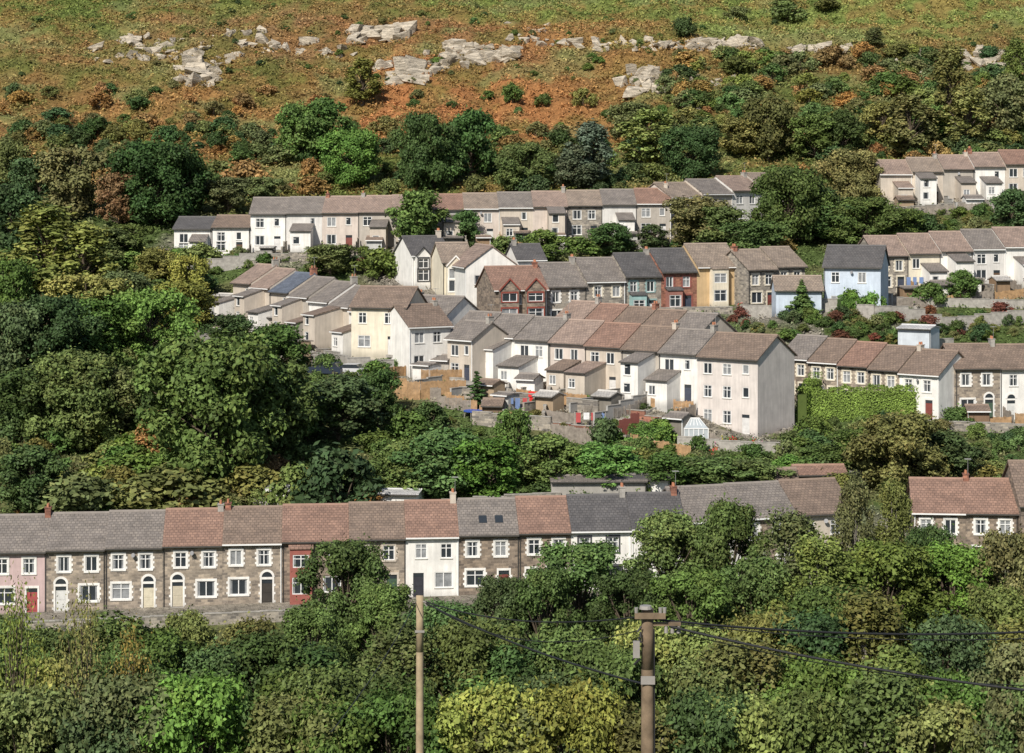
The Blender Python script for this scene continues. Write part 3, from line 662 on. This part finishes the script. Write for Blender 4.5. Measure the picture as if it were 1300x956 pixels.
# left wooded bank and middle
for a in [('round',60,490,378,125,DG),('round',20,500,385,80,DG),('round',120,470,380,90,MG),('round',190,470,370,110,BGn),('round',230,430,358,80,YG),('round',110,430,350,90,YG),('round',160,410,345,70,OL),
 ('round',100,565,448,150,MG),('round',45,560,470,100,DG),('round',150,560,470,90,OL),('round',275,620,428,205,MG),('round',230,560,440,120,DG),('round',340,590,460,110,MG),('round',350,485,412,85,MG),('round',300,455,400,70,DG),('round',430,560,478,110,DG),('round',390,560,490,90,MG),
 ('round',480,545,470,60,DG),('round',40,660,568,95,DG),('bush',430,662,572,108,DG),('bush',100,660,600,110,OL),('bush',220,655,592,130,OL),('bush',320,640,590,100,OL),('bush',375,650,590,70,MG),
 ('round',560,640,545,115,MG),('round',510,640,560,90,MG),('round',620,640,556,100,BGn),('round',700,625,552,90,MG),('round',655,600,520,50,BGn),('round',765,630,566,100,BGn),('bush',765,572,530,42,DG),('round',845,630,578,80,MG),('round',900,630,582,100,MG),('round',960,630,584,90,MG),
 ('round',1140,625,525,135,OL),('round',1095,610,545,90,MG),('round',1200,620,548,80,DG),('round',1050,600,565,70,MG),('round',1240,600,570,50,OL),('cone',1262,605,566,24,MG),('cone',877,628,586,26,(.3,.36,.08)),('cone',605,518,472,36,DG),('bush',545,545,510,50,DG),('bush',520,560,520,60,MG),
 ('bush',1030,560,530,50,MG),('bush',840,560,533,44,BGn),('bush',1000,602,578,40,BGn),('round',10,420,330,60,MG),('round',0,470,400,60,OL),('birch',200,600,520,60,SAND)]: tb(*a)
# trees on the valley floor in front of the lowest street
for a in [('near',440,178,686,112,DG),('near',490,172,742,100,MG),('near',735,176,690,140,MG),('near',640,172,732,90,DG),('near',560,168,765,110,MG),('near',690,170,722,90,DG),('near',850,182,650,125,MG),('near',925,180,638,110,MG),('nearb',1005,176,650,105,OL),('nearb',1040,170,680,110,YG),
 ('nearb',1085,182,603,62,OL),('nearb',1135,183,612,60,YG),('near',1120,172,690,150,MG),('near',1210,174,692,140,BGn),('near',1290,170,676,120,OL),('near',1180,178,668,90,DG),('near',800,170,725,110,DG),('near',880,168,725,120,MG),('near',960,172,708,115,MG),
 ('near',395,165,772,100,MG),('near',240,160,778,100,YG),('near',320,158,788,110,OL),('near',150,160,800,110,MG),('near',60,158,798,120,MG),('near',-10,160,785,100,MG),
 ('near',1060,162,745,140,MG),('near',1270,160,748,130,YG)]: td(*a)
wd=bpy.data.objects.new('valley_woodland',None); link(wd)
cols=[OL,MG,MG,YG,BGn,MG,DG,YG,MG,OL,DG]
for k in range(19):
    px=-30+k*76+random.uniform(-20,20)
    for D,tp,wp in ((146,805,145),(128,838,155),(112,872,170)):
        x=(px+random.uniform(-25,25)-CX)/F*D; z=float(zt(x,D)); top=-(tp+random.uniform(-26,28)-HZ)/F*D
        if px>850 and D==146: top+=1.6
        place('nearb' if random.random()<.25 else 'near',x,D,z,top-z,wp*D/F,random.choice(cols),wd)
for px,D,tp,c_ in ((22,120,735,YG),(105,122,745,OL),(165,118,790,GD)): td('twig',px,D,tp,90,c_)

# undergrowth
ug=bpy.data.objects.new('undergrowth',None); link(ug)
regs=[(-20,260,330,650,180,(1.5,3.6),[DG,MG,OL,YG,MG,BGn]),(0,480,585,660,80,(1.0,2.4),[OL,MG,MG,SAND]),(480,1300,570,640,170,(1.0,2.4),[MG,BGn,DG,MG,OL]),(880,1300,398,438,90,(.8,1.7),[MG,OL,(.17,.07,.045),DG,MG]),
 (0,1300,168,250,240,(1.2,3.4),[DG,OL,MG,SAND,OL,DG]),(840,1310,75,190,220,(1.2,3.6),[OL,MG,OL,SAND,YG,DG]),(430,1000,306,345,60,(.8,2.0),[MG,DG,OL]),(1110,1300,265,300,45,(.8,2.0),[MG,DG,OL]),
 (0,420,110,250,90,(1.,3.),[DG,OL,SAND]),(420,850,20,170,45,(.8,1.8),[MG,OL]),(480,900,490,565,75,(.4,1.0),[MG,OL,DG,BGn]),(260,480,430,560,70,(1,2.2),[MG,DG,OL]),(1000,1300,540,620,60,(.8,2.2),[MG,OL,DG]),(200,440,315,350,26,(.8,1.8),[OL,MG]),(0,1300,5,110,110,(.4,1.1),[MG,OL,DG])]
for x0,x1,y0,y1,n,(s0,s1),cc in regs:
    for _ in range(n):
        p=hit(random.uniform(x0,x1),random.uniform(y0,y1))
        if hdist(np.array([p.x]),np.array([p.y]))[0]<2.0: continue
        s=random.uniform(s0,s1); place('bush',p.x,p.y,p.z,s,s*random.uniform(1.2,2.0),random.choice(cc),ug)

# bracken / grass as one mesh
def tufts(name,n,u0,u1,d0,d1,k,s0,s1,hmax,mask=None):
    u=rng.uniform(u0,u1,n); D=np.sqrt(rng.uniform(d0**2,d1**2,n)); x=(u-CX)/F*D; y=D
    keep=hdist(x,y)>.6; x=x[keep]; y=y[keep]; z=zt(x,y); col=groundcol(x,y,z)
    clump=.55+.9*vn(x/2.2,y/2.2,77)
    n=len(x); X=np.repeat(x,k)+rng.normal(0,.32,n*k); Y=np.repeat(y,k)+rng.normal(0,.32,n*k); Z=zt(X,Y)+rng.uniform(.0,hmax,n*k)*np.repeat(clump,k)
    Nn=np.stack([rng.normal(0,.6,n*k),rng.normal(-.25,.6,n*k),np.ones(n*k)*.8],1)
    Vv,Qq=leaves(np.stack([X,Y,Z],1),Nn,rng.uniform(s0,s1,n*k),rng,.5)
    c=np.repeat(col,k,0)*np.repeat(rng.uniform(.6,1.5,n),k)[:,None]*rng.uniform(.75,1.25,n*k)[:,None]
    me=mesh_np(name,Vv,Qq,[LEAF],col=np.repeat(c,4,0)); ob=bpy.data.objects.new(name,me); link(ob); ob.color=(1,1,1,1)
tufts('bracken',50000,-120,1420,326,520,6,.14,.34,.85)
tufts('grass',22000,-100,1400,204,326,6,.10,.24,.5)

# ------------------------------------------------------------------ rock outcrops
m,nt,b=nodes('sandstone_rock'); v=objvec(nt)
mp=N(nt,'ShaderNodeMapping'); mp.inputs['Scale'].default_value=(.5,.5,2.6); nt.links.new(v,mp.inputs[0])
nt.links.new(mulcol(nt,(.56,.49,.39),ramp(nt,noise(nt,mp.outputs[0],1.0,6,.75),.3,1.2,.33,.62)),b.inputs['Base Color']); b.inputs['Roughness'].default_value=.95
bump(nt,b,noise(nt,mp.outputs[0],2.5,5,.7),.9,.4); ROCK=m
def outcrop(x0,x1,y0,y1,n,s):
    bm=bmesh.new(); 
    for _ in range(n):
        p=hit(random.uniform(x0,x1),random.uniform(y0,y1)); k=random.choice([.45,.6,.8,1,1.3]); sx=s*k*random.uniform(.7,1.5); sz=s*k*random.uniform(.6,1.15); a=random.uniform(-.5,.5); tl=random.uniform(-.25,.25); vs=[]
        for _ in range(13):
            q=Vector((random.gauss(0,.7),random.gauss(0,.7),random.gauss(0,.65)))
            q=Vector((max(-1,min(1,q.x)),max(-1,min(1,q.y)),max(-.85,min(.85,q.z))))
            q=Vector((q.x*sx,q.y*s*k*.9,q.z*sz+q.x*sx*tl)); q=Vector((q.x*math.cos(a)-q.y*math.sin(a),q.x*math.sin(a)+q.y*math.cos(a),q.z))
            vs.append(bm.verts.new(p+q+Vector((0,0,sz*.25))))
        bmesh.ops.convex_hull(bm,input=vs)
    me=bpy.data.meshes.new('rock_outcrop'); bm.to_mesh(me); bm.free(); me.materials.append(ROCK); link(bpy.data.objects.new('rock_outcrop',me))
for a in [(448,520,38,56,34,1.7),(486,538,86,108,20,2.0),(562,612,58,90,30,1.5),(590,662,62,80,26,1.6),(224,274,86,110,24,1.6),(120,300,44,86,44,1.0),(300,400,54,72,22,1.1),(784,864,94,120,34,1.4),(690,970,53,66,60,1.1),(1130,1310,66,92,50,1.4),(1168,1182,70,78,8,1.2),(880,960,54,64,20,1.4),(290,335,38,48,10,.9),(640,700,28,60,12,.8),(870,905,128,142,10,.8),(150,260,66,76,20,1.0),(1000,1120,60,72,20,1.0),(860,930,96,110,12,1.1),(540,566,70,96,12,1.2),(410,450,60,76,8,1.0)]: outcrop(*a)

# ------------------------------------------------------------------ walls, fences, hedges, sheds
def line_wall(name,pts,h,t,mat,step=2.0,drop=1.0,coping=None):
    W_=[p if isinstance(p,Vector) else hit(*p) for p in pts]; mb=MB()
    for a,b_ in zip(W_[:-1],W_[1:]):
        L=(Vector((b_.x,b_.y))-Vector((a.x,a.y))).length; n=max(1,int(L/step)); dx=(b_.x-a.x)/L; dy=(b_.y-a.y)/L
        for i in range(n):
            s0=L*i/n; s1=L*(i+1)/n-.004
            xm=a.x+dx*(s0+s1)/2; ym=a.y+dy*(s0+s1)/2; z=float(zt(xm,ym))
            fr=((a.x,a.y,z),(dx,dy,0),(dy,-dx,0))
            mb.fbox(fr,s0,s1,-t/2,t/2,-drop,h,0)
            if coping: mb.fbox(fr,s0,s1,-t/2-.04,t/2+.04,h,h+.08,1)
    return mb.obj(name,[mat]+([coping] if coping else []))
def fence(pts,h,mat,name='wooden_fence',gap=.02,pw=.14):
    W_=[p if isinstance(p,Vector) else hit(*p) for p in pts]; mb=MB()
    for a,b_ in zip(W_[:-1],W_[1:]):
        L=(Vector((b_.x,b_.y))-Vector((a.x,a.y))).length; dx=(b_.x-a.x)/L; dy=(b_.y-a.y)/L; n=max(1,int(L/(pw+gap)))
        for i in range(n):
            s=i*(pw+gap); z=float(zt(a.x+dx*round(s/1.8)*1.8,a.y+dy*round(s/1.8)*1.8)); fr=((a.x,a.y,z),(dx,dy,0),(dy,-dx,0))
            mb.fbox(fr,s,s+pw,.0,.03,-.4,h*random.uniform(.97,1.02),0)
            if i%12==0: mb.fbox(fr,s,s+.1,-.11,-.004,-.6,h+.08,0)
    return mb.obj(name,[mat])
def hedge(pts,h,t,col,name='garden_hedge',D=None):
    W_=[hit(*p) for p in pts]; Vs=[];Ns=[]; core=MB()
    for a,b_ in zip(W_[:-1],W_[1:]):
        L=(Vector((b_.x,b_.y))-Vector((a.x,a.y))).length; dx=(b_.x-a.x)/L; dy=(b_.y-a.y)/L; n=int(L*(h*2+t)*110)
        s=rng.uniform(0,L,n); q=rng.uniform(0,2*h+t,n); hm=h*(1+.05*np.sin(s*1.7)+.03*np.sin(s*4.1))
        f=q<h; bk=q>h+t; k=np.where(f,t/2,np.where(bk,-t/2,h+t/2-q)); zz=np.where(f,q/h*hm,np.where(bk,(2*h+t-q)/h*hm,hm))
        X=a.x+dx*s+dy*k; Y=a.y+dy*s-dx*k; Z=zt(X,Y)
        C=np.stack([X,Y,Z+zz],1)+rng.normal(0,.07,(n,3)); Nn=np.stack([np.where(f,dy,np.where(bk,-dy,0)),np.where(f,-dx,np.where(bk,dx,0)),np.where(f|bk,.25,1.)],1)+rng.normal(0,.45,(n,3))
        Vs.append(C);Ns.append(Nn)
        m_=max(1,int(L/1.5))
        for i in range(m_):
            s0=L*i/m_; s1=L*(i+1)/m_-.004; z=float(zt(a.x+dx*(s0+s1)/2,a.y+dy*(s0+s1)/2))
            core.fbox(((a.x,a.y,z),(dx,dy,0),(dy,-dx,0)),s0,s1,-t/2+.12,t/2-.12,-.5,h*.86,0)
    C=np.concatenate(Vs); Nn=np.concatenate(Ns); V_,Q_=leaves(C,Nn,rng.uniform(.06,.14,len(C)),rng)
    tt=rng.uniform(.7,1.35,len(C))*(.8+.5*vn(C[:,0]*1.2,C[:,2]*1.2,3)); c=np.repeat(np.stack([tt,tt,tt],1),4,0)
    me=mesh_np(name,V_,Q_,[LEAF],col=c); ob=bpy.data.objects.new(name,me); link(ob); ob.color=(*col,1)
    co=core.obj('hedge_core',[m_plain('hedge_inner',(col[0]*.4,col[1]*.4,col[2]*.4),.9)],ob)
def shed(px,py,w,d,H,wall,roof,yaw=0,pitch=10,name='garden_shed',lay='N',p=None):
    p=p or hit(px,py); 
    h=dict(name=name,w=w,d=d,H=H,pitch=pitch,yaw=math.radians(yaw),found=1.5,wall=wall,roof=roof,lay=lay,eL=.1,eR=.1,o=p,chim=0)
    house(h)
HG=(.17,.25,.05)
hedge([(1018,536),(1100,534),(1186,532)],3.5,1.4,HG); hedge([(1018,540),(1036,518)],3.7,1.3,HG)
hedge([(800,568),(850,562)],1.9,1.0,BGn); hedge([(480,470),(545,466)],1.0,.8,MG)
hedge([(1065,402),(1122,400)],2.2,1.2,BGn)
fence([(488,506),(535,508),(592,506)],2.0,WOOD); fence([(535,492),(592,490)],1.9,WOOD); fence([(556,520),(600,524)],1.3,GREYWOOD)
fence([(700,560),(745,566),(790,566)],1.7,GREYWOOD); fence([(690,540),(735,545)],1.5,GREYWOOD); fence([(778,568),(812,550)],2.2,RED,'red_fence'); fence([(826,520),(892,528)],1.2,WOOD)
for pts in ([(752,545),(800,530),(838,510)],[(742,532),(790,518),(826,500)],[(640,545),(655,515)],[(700,520),(715,500)]): fence(pts,1.3,GREYWOOD,'stair_railing',.12,.06)
# stone garden steps beside the railings
def steps(a,b_,w=1.4):
    A=hit(*a); B=hit(*b_); L=(Vector((B.x,B.y))-Vector((A.x,A.y))).length; dx=(B.x-A.x)/L; dy=(B.y-A.y)/L; n=int(L/.45); mb=MB()
    for i in range(n):
        z=float(zt(A.x+dx*i*.45,A.y+dy*i*.45)); mb.fbox(((A.x,A.y,z),(dx,dy,0),(dy,-dx,0)),i*.45,i*.45+.445,0,w,-.6,.16,0)
    mb.obj('garden_steps',[CONC])
steps((758,548),(838,512)); steps((648,546),(662,514)); steps((706,522),(722,500)); steps((300,440),(330,410)); steps((1150,392),(1160,372))
for pts,h in (([(600,540),(650,545),(700,548)],1.4),([(570,505),(640,512),(690,515)],1.2),([(720,525),(760,530)],1.6),([(640,540),(645,500)],1.3),([(690,545),(698,505)],1.3),([(860,565),(940,574),(1005,576)],1.0),([(218,356),(262,348),(345,336)],1.8),([(345,336),(430,330),(520,330)],1.2),
  ([(240,440),(300,432),(380,450)],1.2),([(385,462),(440,470),(500,476)],1.3),([(560,330),(700,322),(850,312)],1.0),([(1120,276),(1300,262)],1.3),([(1125,388),(1300,392)],1.0),([(940,404),(1110,408),(1300,412)],1.6),([(1150,446),(1210,450)],1.4),
  ([(1000,650),(1075,640)],1.6),([(860,645),(930,640),(1000,636)],1.6),([(560,655),(640,650),(712,645)],1.4),([(320,652),(420,655),(480,655)],1.3),([(1080,620),(1150,615)],1.6),([(610,405),(760,404),(930,398)],.8),([(-10,806),(120,802),(330,792),(430,788)],.9),([(1205,548),(1310,552)],1.0)):
    line_wall('garden_wall',pts,h,.3,random.choice([CONC,STONEG,STONEG,CONC]),coping=CONC)
# party walls / fences dividing the back yards, with steps of low cross walls and a few sheds
for i,h in enumerate(HS):
    if not h['gard']: continue
    c,s=math.cos(h['yaw']),math.sin(h['yaw']); L=h['gard']
    T=lambda lx,ly:Vector((h['o'].x+c*lx-s*ly,h['o'].y+s*lx+c*ly,0))
    l0=random.uniform(.75,1.05)*L
    if random.random()<.65: line_wall('garden_wall',[T(.1,-.6),T(.1,-l0)],random.uniform(.9,1.6),.22,random.choice([CONC,STONEG,m_render(WG)]),coping=CONC)
    else: fence([T(.1,-.6),T(.1,-l0)],random.uniform(1.1,1.6),random.choice([WOOD,GREYWOOD,GREYWOOD]))
    for q in (.5,1.0) if L>8 else (1.0,):
        r_=random.random(); a,b_=T(.3,-L*q),T(h['w'],-L*q+random.uniform(-.5,.5))
        if r_<.5: line_wall('garden_wall',[a,b_],random.uniform(.7,1.3),.25,random.choice([CONC,STONEG,BRICK]),coping=CONC)
        elif r_<.85: fence([a,b_],random.uniform(1.0,1.7),random.choice([WOOD,GREYWOOD]))
    if L>5 and random.random()<.65:
        p=T(random.uniform(.8,2.2),-L*random.uniform(.6,.9)); p.z=float(zt(p.x,p.y))
        shed(0,0,random.uniform(1.8,2.6),2.0,random.uniform(1.8,2.2),random.choice([(.3,.2,.12),(.5,.5,.48),(.22,.2,.17),(.4,.3,.2),W]),random.choice([rBR,rGR,(.45,.43,.4)]),math.degrees(h['yaw']),random.choice([5,18]),p=p)
shed(700,644,9,4,2.4,(.36,.34,.31),rGR,2,5,'garage'); shed(790,640,4.5,3,2.3,W,rSL,0,6,'garage'); shed(478,656,4,3,2.1,W,(.5,.5,.5),-8,5); shed(337,645,2.8,2,1.7,W,(.55,.55,.53),0,5)
shed(970,640,3.2,3,2.3,(.25,.13,.08),rBR,0,25); shed(1010,634,5,3,2.2,ST,rRR,5,20,'outbuilding')
shed(612,538,2.2,2,2.0,(.2,.14,.09),rBR,-10,25); shed(655,505,2.4,2,2.1,W,rGR,-30,20); shed(1228,545,2.4,2,2.0,(.25,.16,.1),rBR,0,20); shed(1140,450,4,3,2.6,(.6,.65,.7),(.5,.5,.5),-30,8,'garage'); shed(545,480,2.6,2.2,2.1,GB,rGR,-30,18)
shed(268,400,5.5,3.2,2.4,W,(.5,.48,.45),-35,4,'outbuilding'); shed(300,415,4.,3,2.4,BG,(.45,.43,.4),-35,4,'outbuilding'); shed(340,428,4.,3,2.4,GB,(.4,.38,.36),-45,5,'outbuilding')
# conservatories
def conservatory(px,py,w,d,H,yaw,name='conservatory'):
    p=hit(px,py); root=bpy.data.objects.new(name,None); link(root); root.location=p; root.rotation_euler=(0,0,math.radians(yaw))
    a=MB(); g=MB(); a.box(0,w,0,.1,-.8,.6); a.box(0,.1,.1,d,-.8,.6); a.box(w-.1,w,.1,d,-.8,.6)
    n=5
    for i in range(n+1):
        x=(w-.08)*i/n; a.box(x,x+.08,-.0,.08,.604,H); a.cyl((x+.04,.04,H),(w/2+(x-w/2)*.35,d*.6,H+1.0),.04,.04,4)
    a.box(0,w,-.01,.09,H,H+.1); a.cyl((w/2-.18*w,d*.6,H+1.0),(w/2+.18*w,d*.6,H+1.0),.06,.06,6)
    g.poly([(.05,.05,.6),(w-.05,.05,.6),(w-.05,.05,H),(.05,.05,H)]); g.poly([(.02,.05,.6),(.02,.05,H),(.02,d,H),(.02,d,.6)]); g.poly([(w-.02,.05,.6),(w-.02,d,.6),(w-.02,d,H),(w-.02,.05,H)])
    g.poly([(0,0,H+.03),(w,0,H+.03),(w*.68,d*.6,H+.98),(w*.32,d*.6,H+.98)]); g.poly([(0,0,H+.03),(w*.32,d*.6,H+.98),(0,d,H+.03)]); g.poly([(w,0,H+.03),(w,d,H+.03),(w*.68,d*.6,H+.98)]); g.poly([(0,d,H+.03),(w*.32,d*.6,H+.98),(w*.68,d*.6,H+.98),(w,d,H+.03)])
    a.obj('frame',[UPVC],root); g.obj('glazing',[m_plain('conservatory_glazing',(.42,.46,.48),.15)],root)
conservatory(412,446,3.6,3,2.2,-12); conservatory(868,566,2.6,2.4,1.7,0,'garden_greenhouse')
# children's play things
def playhouse(px,py,c,s):
    p=hit(px,py); mb=MB(); x,y,z=p
    mb.box(x,x+s,y,y+s,z-.3,z+s*.8); mb.prism([(y-.1,z+s*.8),(y+s+.1,z+s*.8),(y+s/2,z+s*1.25)],x-.1,x+s+.1); mb.box(x+s*.35,x+s*.65,y-.03,y-.003,z,z+s*.55,1)
    mb.obj('playhouse',[m_plain('red_plastic',c,.4),m_plain('dark_opening',(.04,.03,.03),.8)])
playhouse(672,515,(.6,.03,.03),1.2); playhouse(688,513,(.55,.03,.04),1.1)
def trampoline(px,py):
    p=hit(px,py); mb=MB(); mb.cyl((p.x,p.y,p.z+.75),(p.x,p.y,p.z+.85),1.6,1.6,20,0)
    for i in range(6):
        a=i*1.047; q=(p.x+1.5*math.cos(a),p.y+1.5*math.sin(a)); mb.cyl((q[0],q[1],p.z-.2),(q[0],q[1],p.z+.75),.04,.04,6,1)
    mb.obj('trampoline',[m_plain('blue_cover',(.04,.10,.42),.5),CONC])
trampoline(607,532)
# flower pots in the terrace garden
def flowerpot(px,py,c):
    p=hit(px,py); mb=MB(); x,y,z=p; mb.cyl((x,y,z-.1),(x,y,z+.35),.16,.24,10,0)
    r=random.Random(px)
    for _ in range(26):
        q=Vector((r.gauss(0,.17),r.gauss(0,.17),.5+r.gauss(0,.13))); mb.cyl(p+q,p+q+Vector((r.gauss(0,.05),r.gauss(0,.05),.05)),.07,.04,5,1+(r.random()<.4))
    mb.obj('flower_pot',[m_plain('terracotta',(.42,.17,.09),.8),m_plain('pot_leaves',(.07,.14,.03),.8),m_plain('petals',c,.7)])
for i in range(16): flowerpot(890+i*7+random.uniform(-3,3),random.uniform(562,574),random.choice([(.7,.05,.05),(.75,.6,.05),(.7,.7,.7),(.6,.1,.3)]))
for px,py in ((940,392),(590,362),(1130,560),(905,578),(960,580)): flowerpot(px,py,(.7,.1,.1))
# washing lines
def washing(px,py,n=5):
    p=hit(px,py); mb=MB(); L=n*.8
    mb.cyl(p-Vector((0,0,.3)),p+Vector((0,0,2.)),.04,.04,6,0); mb.cyl(p+Vector((L,0,-.3)),p+Vector((L,0,2.)),.04,.04,6,0); mb.cyl(p+Vector((0,0,1.95)),p+Vector((L,0,1.95)),.012,.012,4,0)
    for i in range(n): x0=p.x+.1+i*.8; hh=random.uniform(.6,1.2); mb.box(x0,x0+random.uniform(.4,.65),p.y-.02,p.y+.02,p.z+1.93-hh,p.z+1.93,random.choice([1,2,3]))
    mb.obj('washing_line',[CONC,m_plain('cloth_white',(.75,.75,.75),.9),m_plain('cloth_blue',(.15,.22,.4),.9),m_plain('cloth_red',(.45,.08,.08),.9)])
washing(625,530); washing(730,548,4); washing(340,440,4); washing(1150,372,4); washing(760,300,4)
# parked car
def car(px,py,yaw,c):
    p=hit(px,py); root=bpy.data.objects.new('parked_car',None); link(root); root.location=p+Vector((0,0,.05)); root.rotation_euler=(0,0,math.radians(yaw))
    b_=MB(); b_.prism([(0,.25),(4.1,.25),(4.15,.75),(3.95,.92),(3.1,1.0),(.25,1.02),(0,.8)],0,1.7)
    g=MB(); sec=[(.35,1.0),(3.05,.99),(2.35,1.42),(.75,1.44)]; g.prism(sec,.1,1.6); r_=MB(); r_.prism([(.72,1.442),(2.37,1.422),(2.3,1.48),(.85,1.49)],.12,1.58)
    wh=MB()
    for y in (.8,3.3):
        for x in (-.02,1.52): wh.cyl((x,y,.3),(x+.2,y,.3),.31,.31,14)
    pm=m_plain('car_paint',c,.3,var=.02)
    for mbb,n,mt in ((b_,'body',pm),(g,'windows',GLASS),(r_,'roof',pm),(wh,'wheels',m_plain('tyre',(.03,.03,.03),.8))): mbb.obj(n,[mt],root)
car(432,480,70,(.03,.04,.06)); car(460,482,75,(.55,.55,.56))

# ------------------------------------------------------------------ utility poles and lines
PW=m_plain('pole_wood',(.20,.145,.095),.9,var=.35); PW2=m_plain('pale_pole_wood',(.36,.28,.18),.9,var=.3); CER=m_plain('insulator',(.30,.28,.26),.4); WIRE=m_plain('cable',(.02,.02,.022),.6)
def pole(px,ptop,D,r,mat,fit):
    x=(px-CX)/F*D; top=-(ptop-HZ)/F*D
    z=float(base_z(np.array([x]),np.array([D*1.]))[0])-1
    root=bpy.data.objects.new('utility_pole',None); link(root); root.location=(x,D,0)
    mb=MB(); n=8; zs=[z+(top-z)*i/n for i in range(n+1)]
    for i in range(n): mb.cyl((0.0,0,zs[i]),(0,0,zs[i+1]),r*(1.25-.25*i/n),r*(1.25-.25*(i+1)/n),16,0,cap=(i==n-1))
    mb.obj('pole',[mat],root,True)
    f=MB()
    if fit:
        f.box(-.32,.42,-.24,-.17,top-.22,top-.08,0); f.box(.05,.8,-.05,.05,top-.42,top-.34,0)
        for q in (-.28,.30,.4): f.cyl((q,-.2,top-.08),(q,-.2,top+.05),.04,.05,8,1)
        for q in (.45,.6,.75): f.cyl((q,0,top-.6),(q,0,top-.42),.05,.04,8,1)
        f.cyl((-.05,-.1,top),(-.05,-.1,top+.08),.16,.14,12,1)
        for i in range(7):
            a=i*.9; f.cyl((-.22+.06*math.cos(a),-.2,top-.4-i*.13),(-.26+.1*math.sin(a),-.23,top-.53-i*.13),.025,.025,5,2)
        f.box(-.36,-.20,-.26,-.16,top-1.15,top-.75,1); f.box(-.17,.17,-.19,-.172,top-1.8,top-1.6,1)
        f.cyl((.16,-.02,top-.5),(.2,-.02,z),.018,.018,5,2)
    else:
        f.cyl((-r,-.05,top-.15),(r+.25,-.05,top-.25),.02,.02,6,1); f.cyl((r,0,top-.2),(r+.12,0,top-.35),.035,.035,6,1)
        f.box(-r*1.3,r*1.3,-r*1.1,-r*.9,top-1.2,top-1.12,1)
    f.obj('fittings',[PW,CER,WIRE],root)
pole(822,772,55.,.145,PW,1); pole(533,756,75.,.12,PW2,0)
def wire(a,b_,sag,r=.022):
    A=P(*a);B=P(*b_); cu=bpy.data.curves.new('power_line','CURVE'); cu.dimensions='3D'; sp=cu.splines.new('POLY'); n=28; sp.points.add(n)
    for i in range(n+1):
        t=i/n; q=A.lerp(B,t); sp.points[i].co=(q.x,q.y,q.z-sag*4*t*(1-t),1)
    cu.bevel_depth=r; cu.bevel_resolution=1; cu.materials.append(WIRE); link(bpy.data.objects.new('power_line',cu))
wire((838,787,55),(1620,768,62),.55,.03); wire((850,795,55),(1700,905,46),.4,.03); wire((862,792,55),(1620,778,62),.55,.014); wire((850,800,55),(1400,868,80),.5,.014)
wire((541,764,75),(812,783,55),.35,.022); wire((541,766,75),(815,868,55),.2,.028); wire((541,765,75),(812,800,55),.7,.014); wire((528,765,75),(420,930,50),.2,.014)

# ------------------------------------------------------------------ light, world, camera
sd=Vector((-.30,-.70,.62)).normalized()
L=bpy.data.lights.new('sun','SUN'); L.energy=5.0; L.angle=math.radians(.5); L.color=(1,.94,.84)
so=link(bpy.data.objects.new('sun',L)); so.rotation_euler=(-sd).to_track_quat('-Z','Y').to_euler(); so.location=(-60,-60,120)
wo=bpy.data.worlds.new('World'); scene.world=wo; wo.use_nodes=True; nt=wo.node_tree; bg=nt.nodes['Background']
sk=nt.nodes.new('ShaderNodeTexSky'); sk.sky_type='NISHITA'; sk.sun_disc=False; sk.sun_elevation=math.asin(sd.z); sk.sun_rotation=math.atan2(sd.x,sd.y)
nt.links.new(sk.outputs[0],bg.inputs[0]); bg.inputs[1].default_value=.085
cam=bpy.data.cameras.new('camera'); co=link(bpy.data.objects.new('camera',cam)); co.location=(0,0,0); co.rotation_euler=(math.radians(90),0,0)
cam.sensor_width=36; cam.lens=F/1300*36; cam.shift_y=-(478-HZ)/1300; cam.clip_end=4000; cam.clip_start=.5
scene.camera=co
scene.view_settings.view_transform='Standard'; scene.view_settings.look='None'; scene.view_settings.exposure=0
print('objects',len(bpy.data.objects))
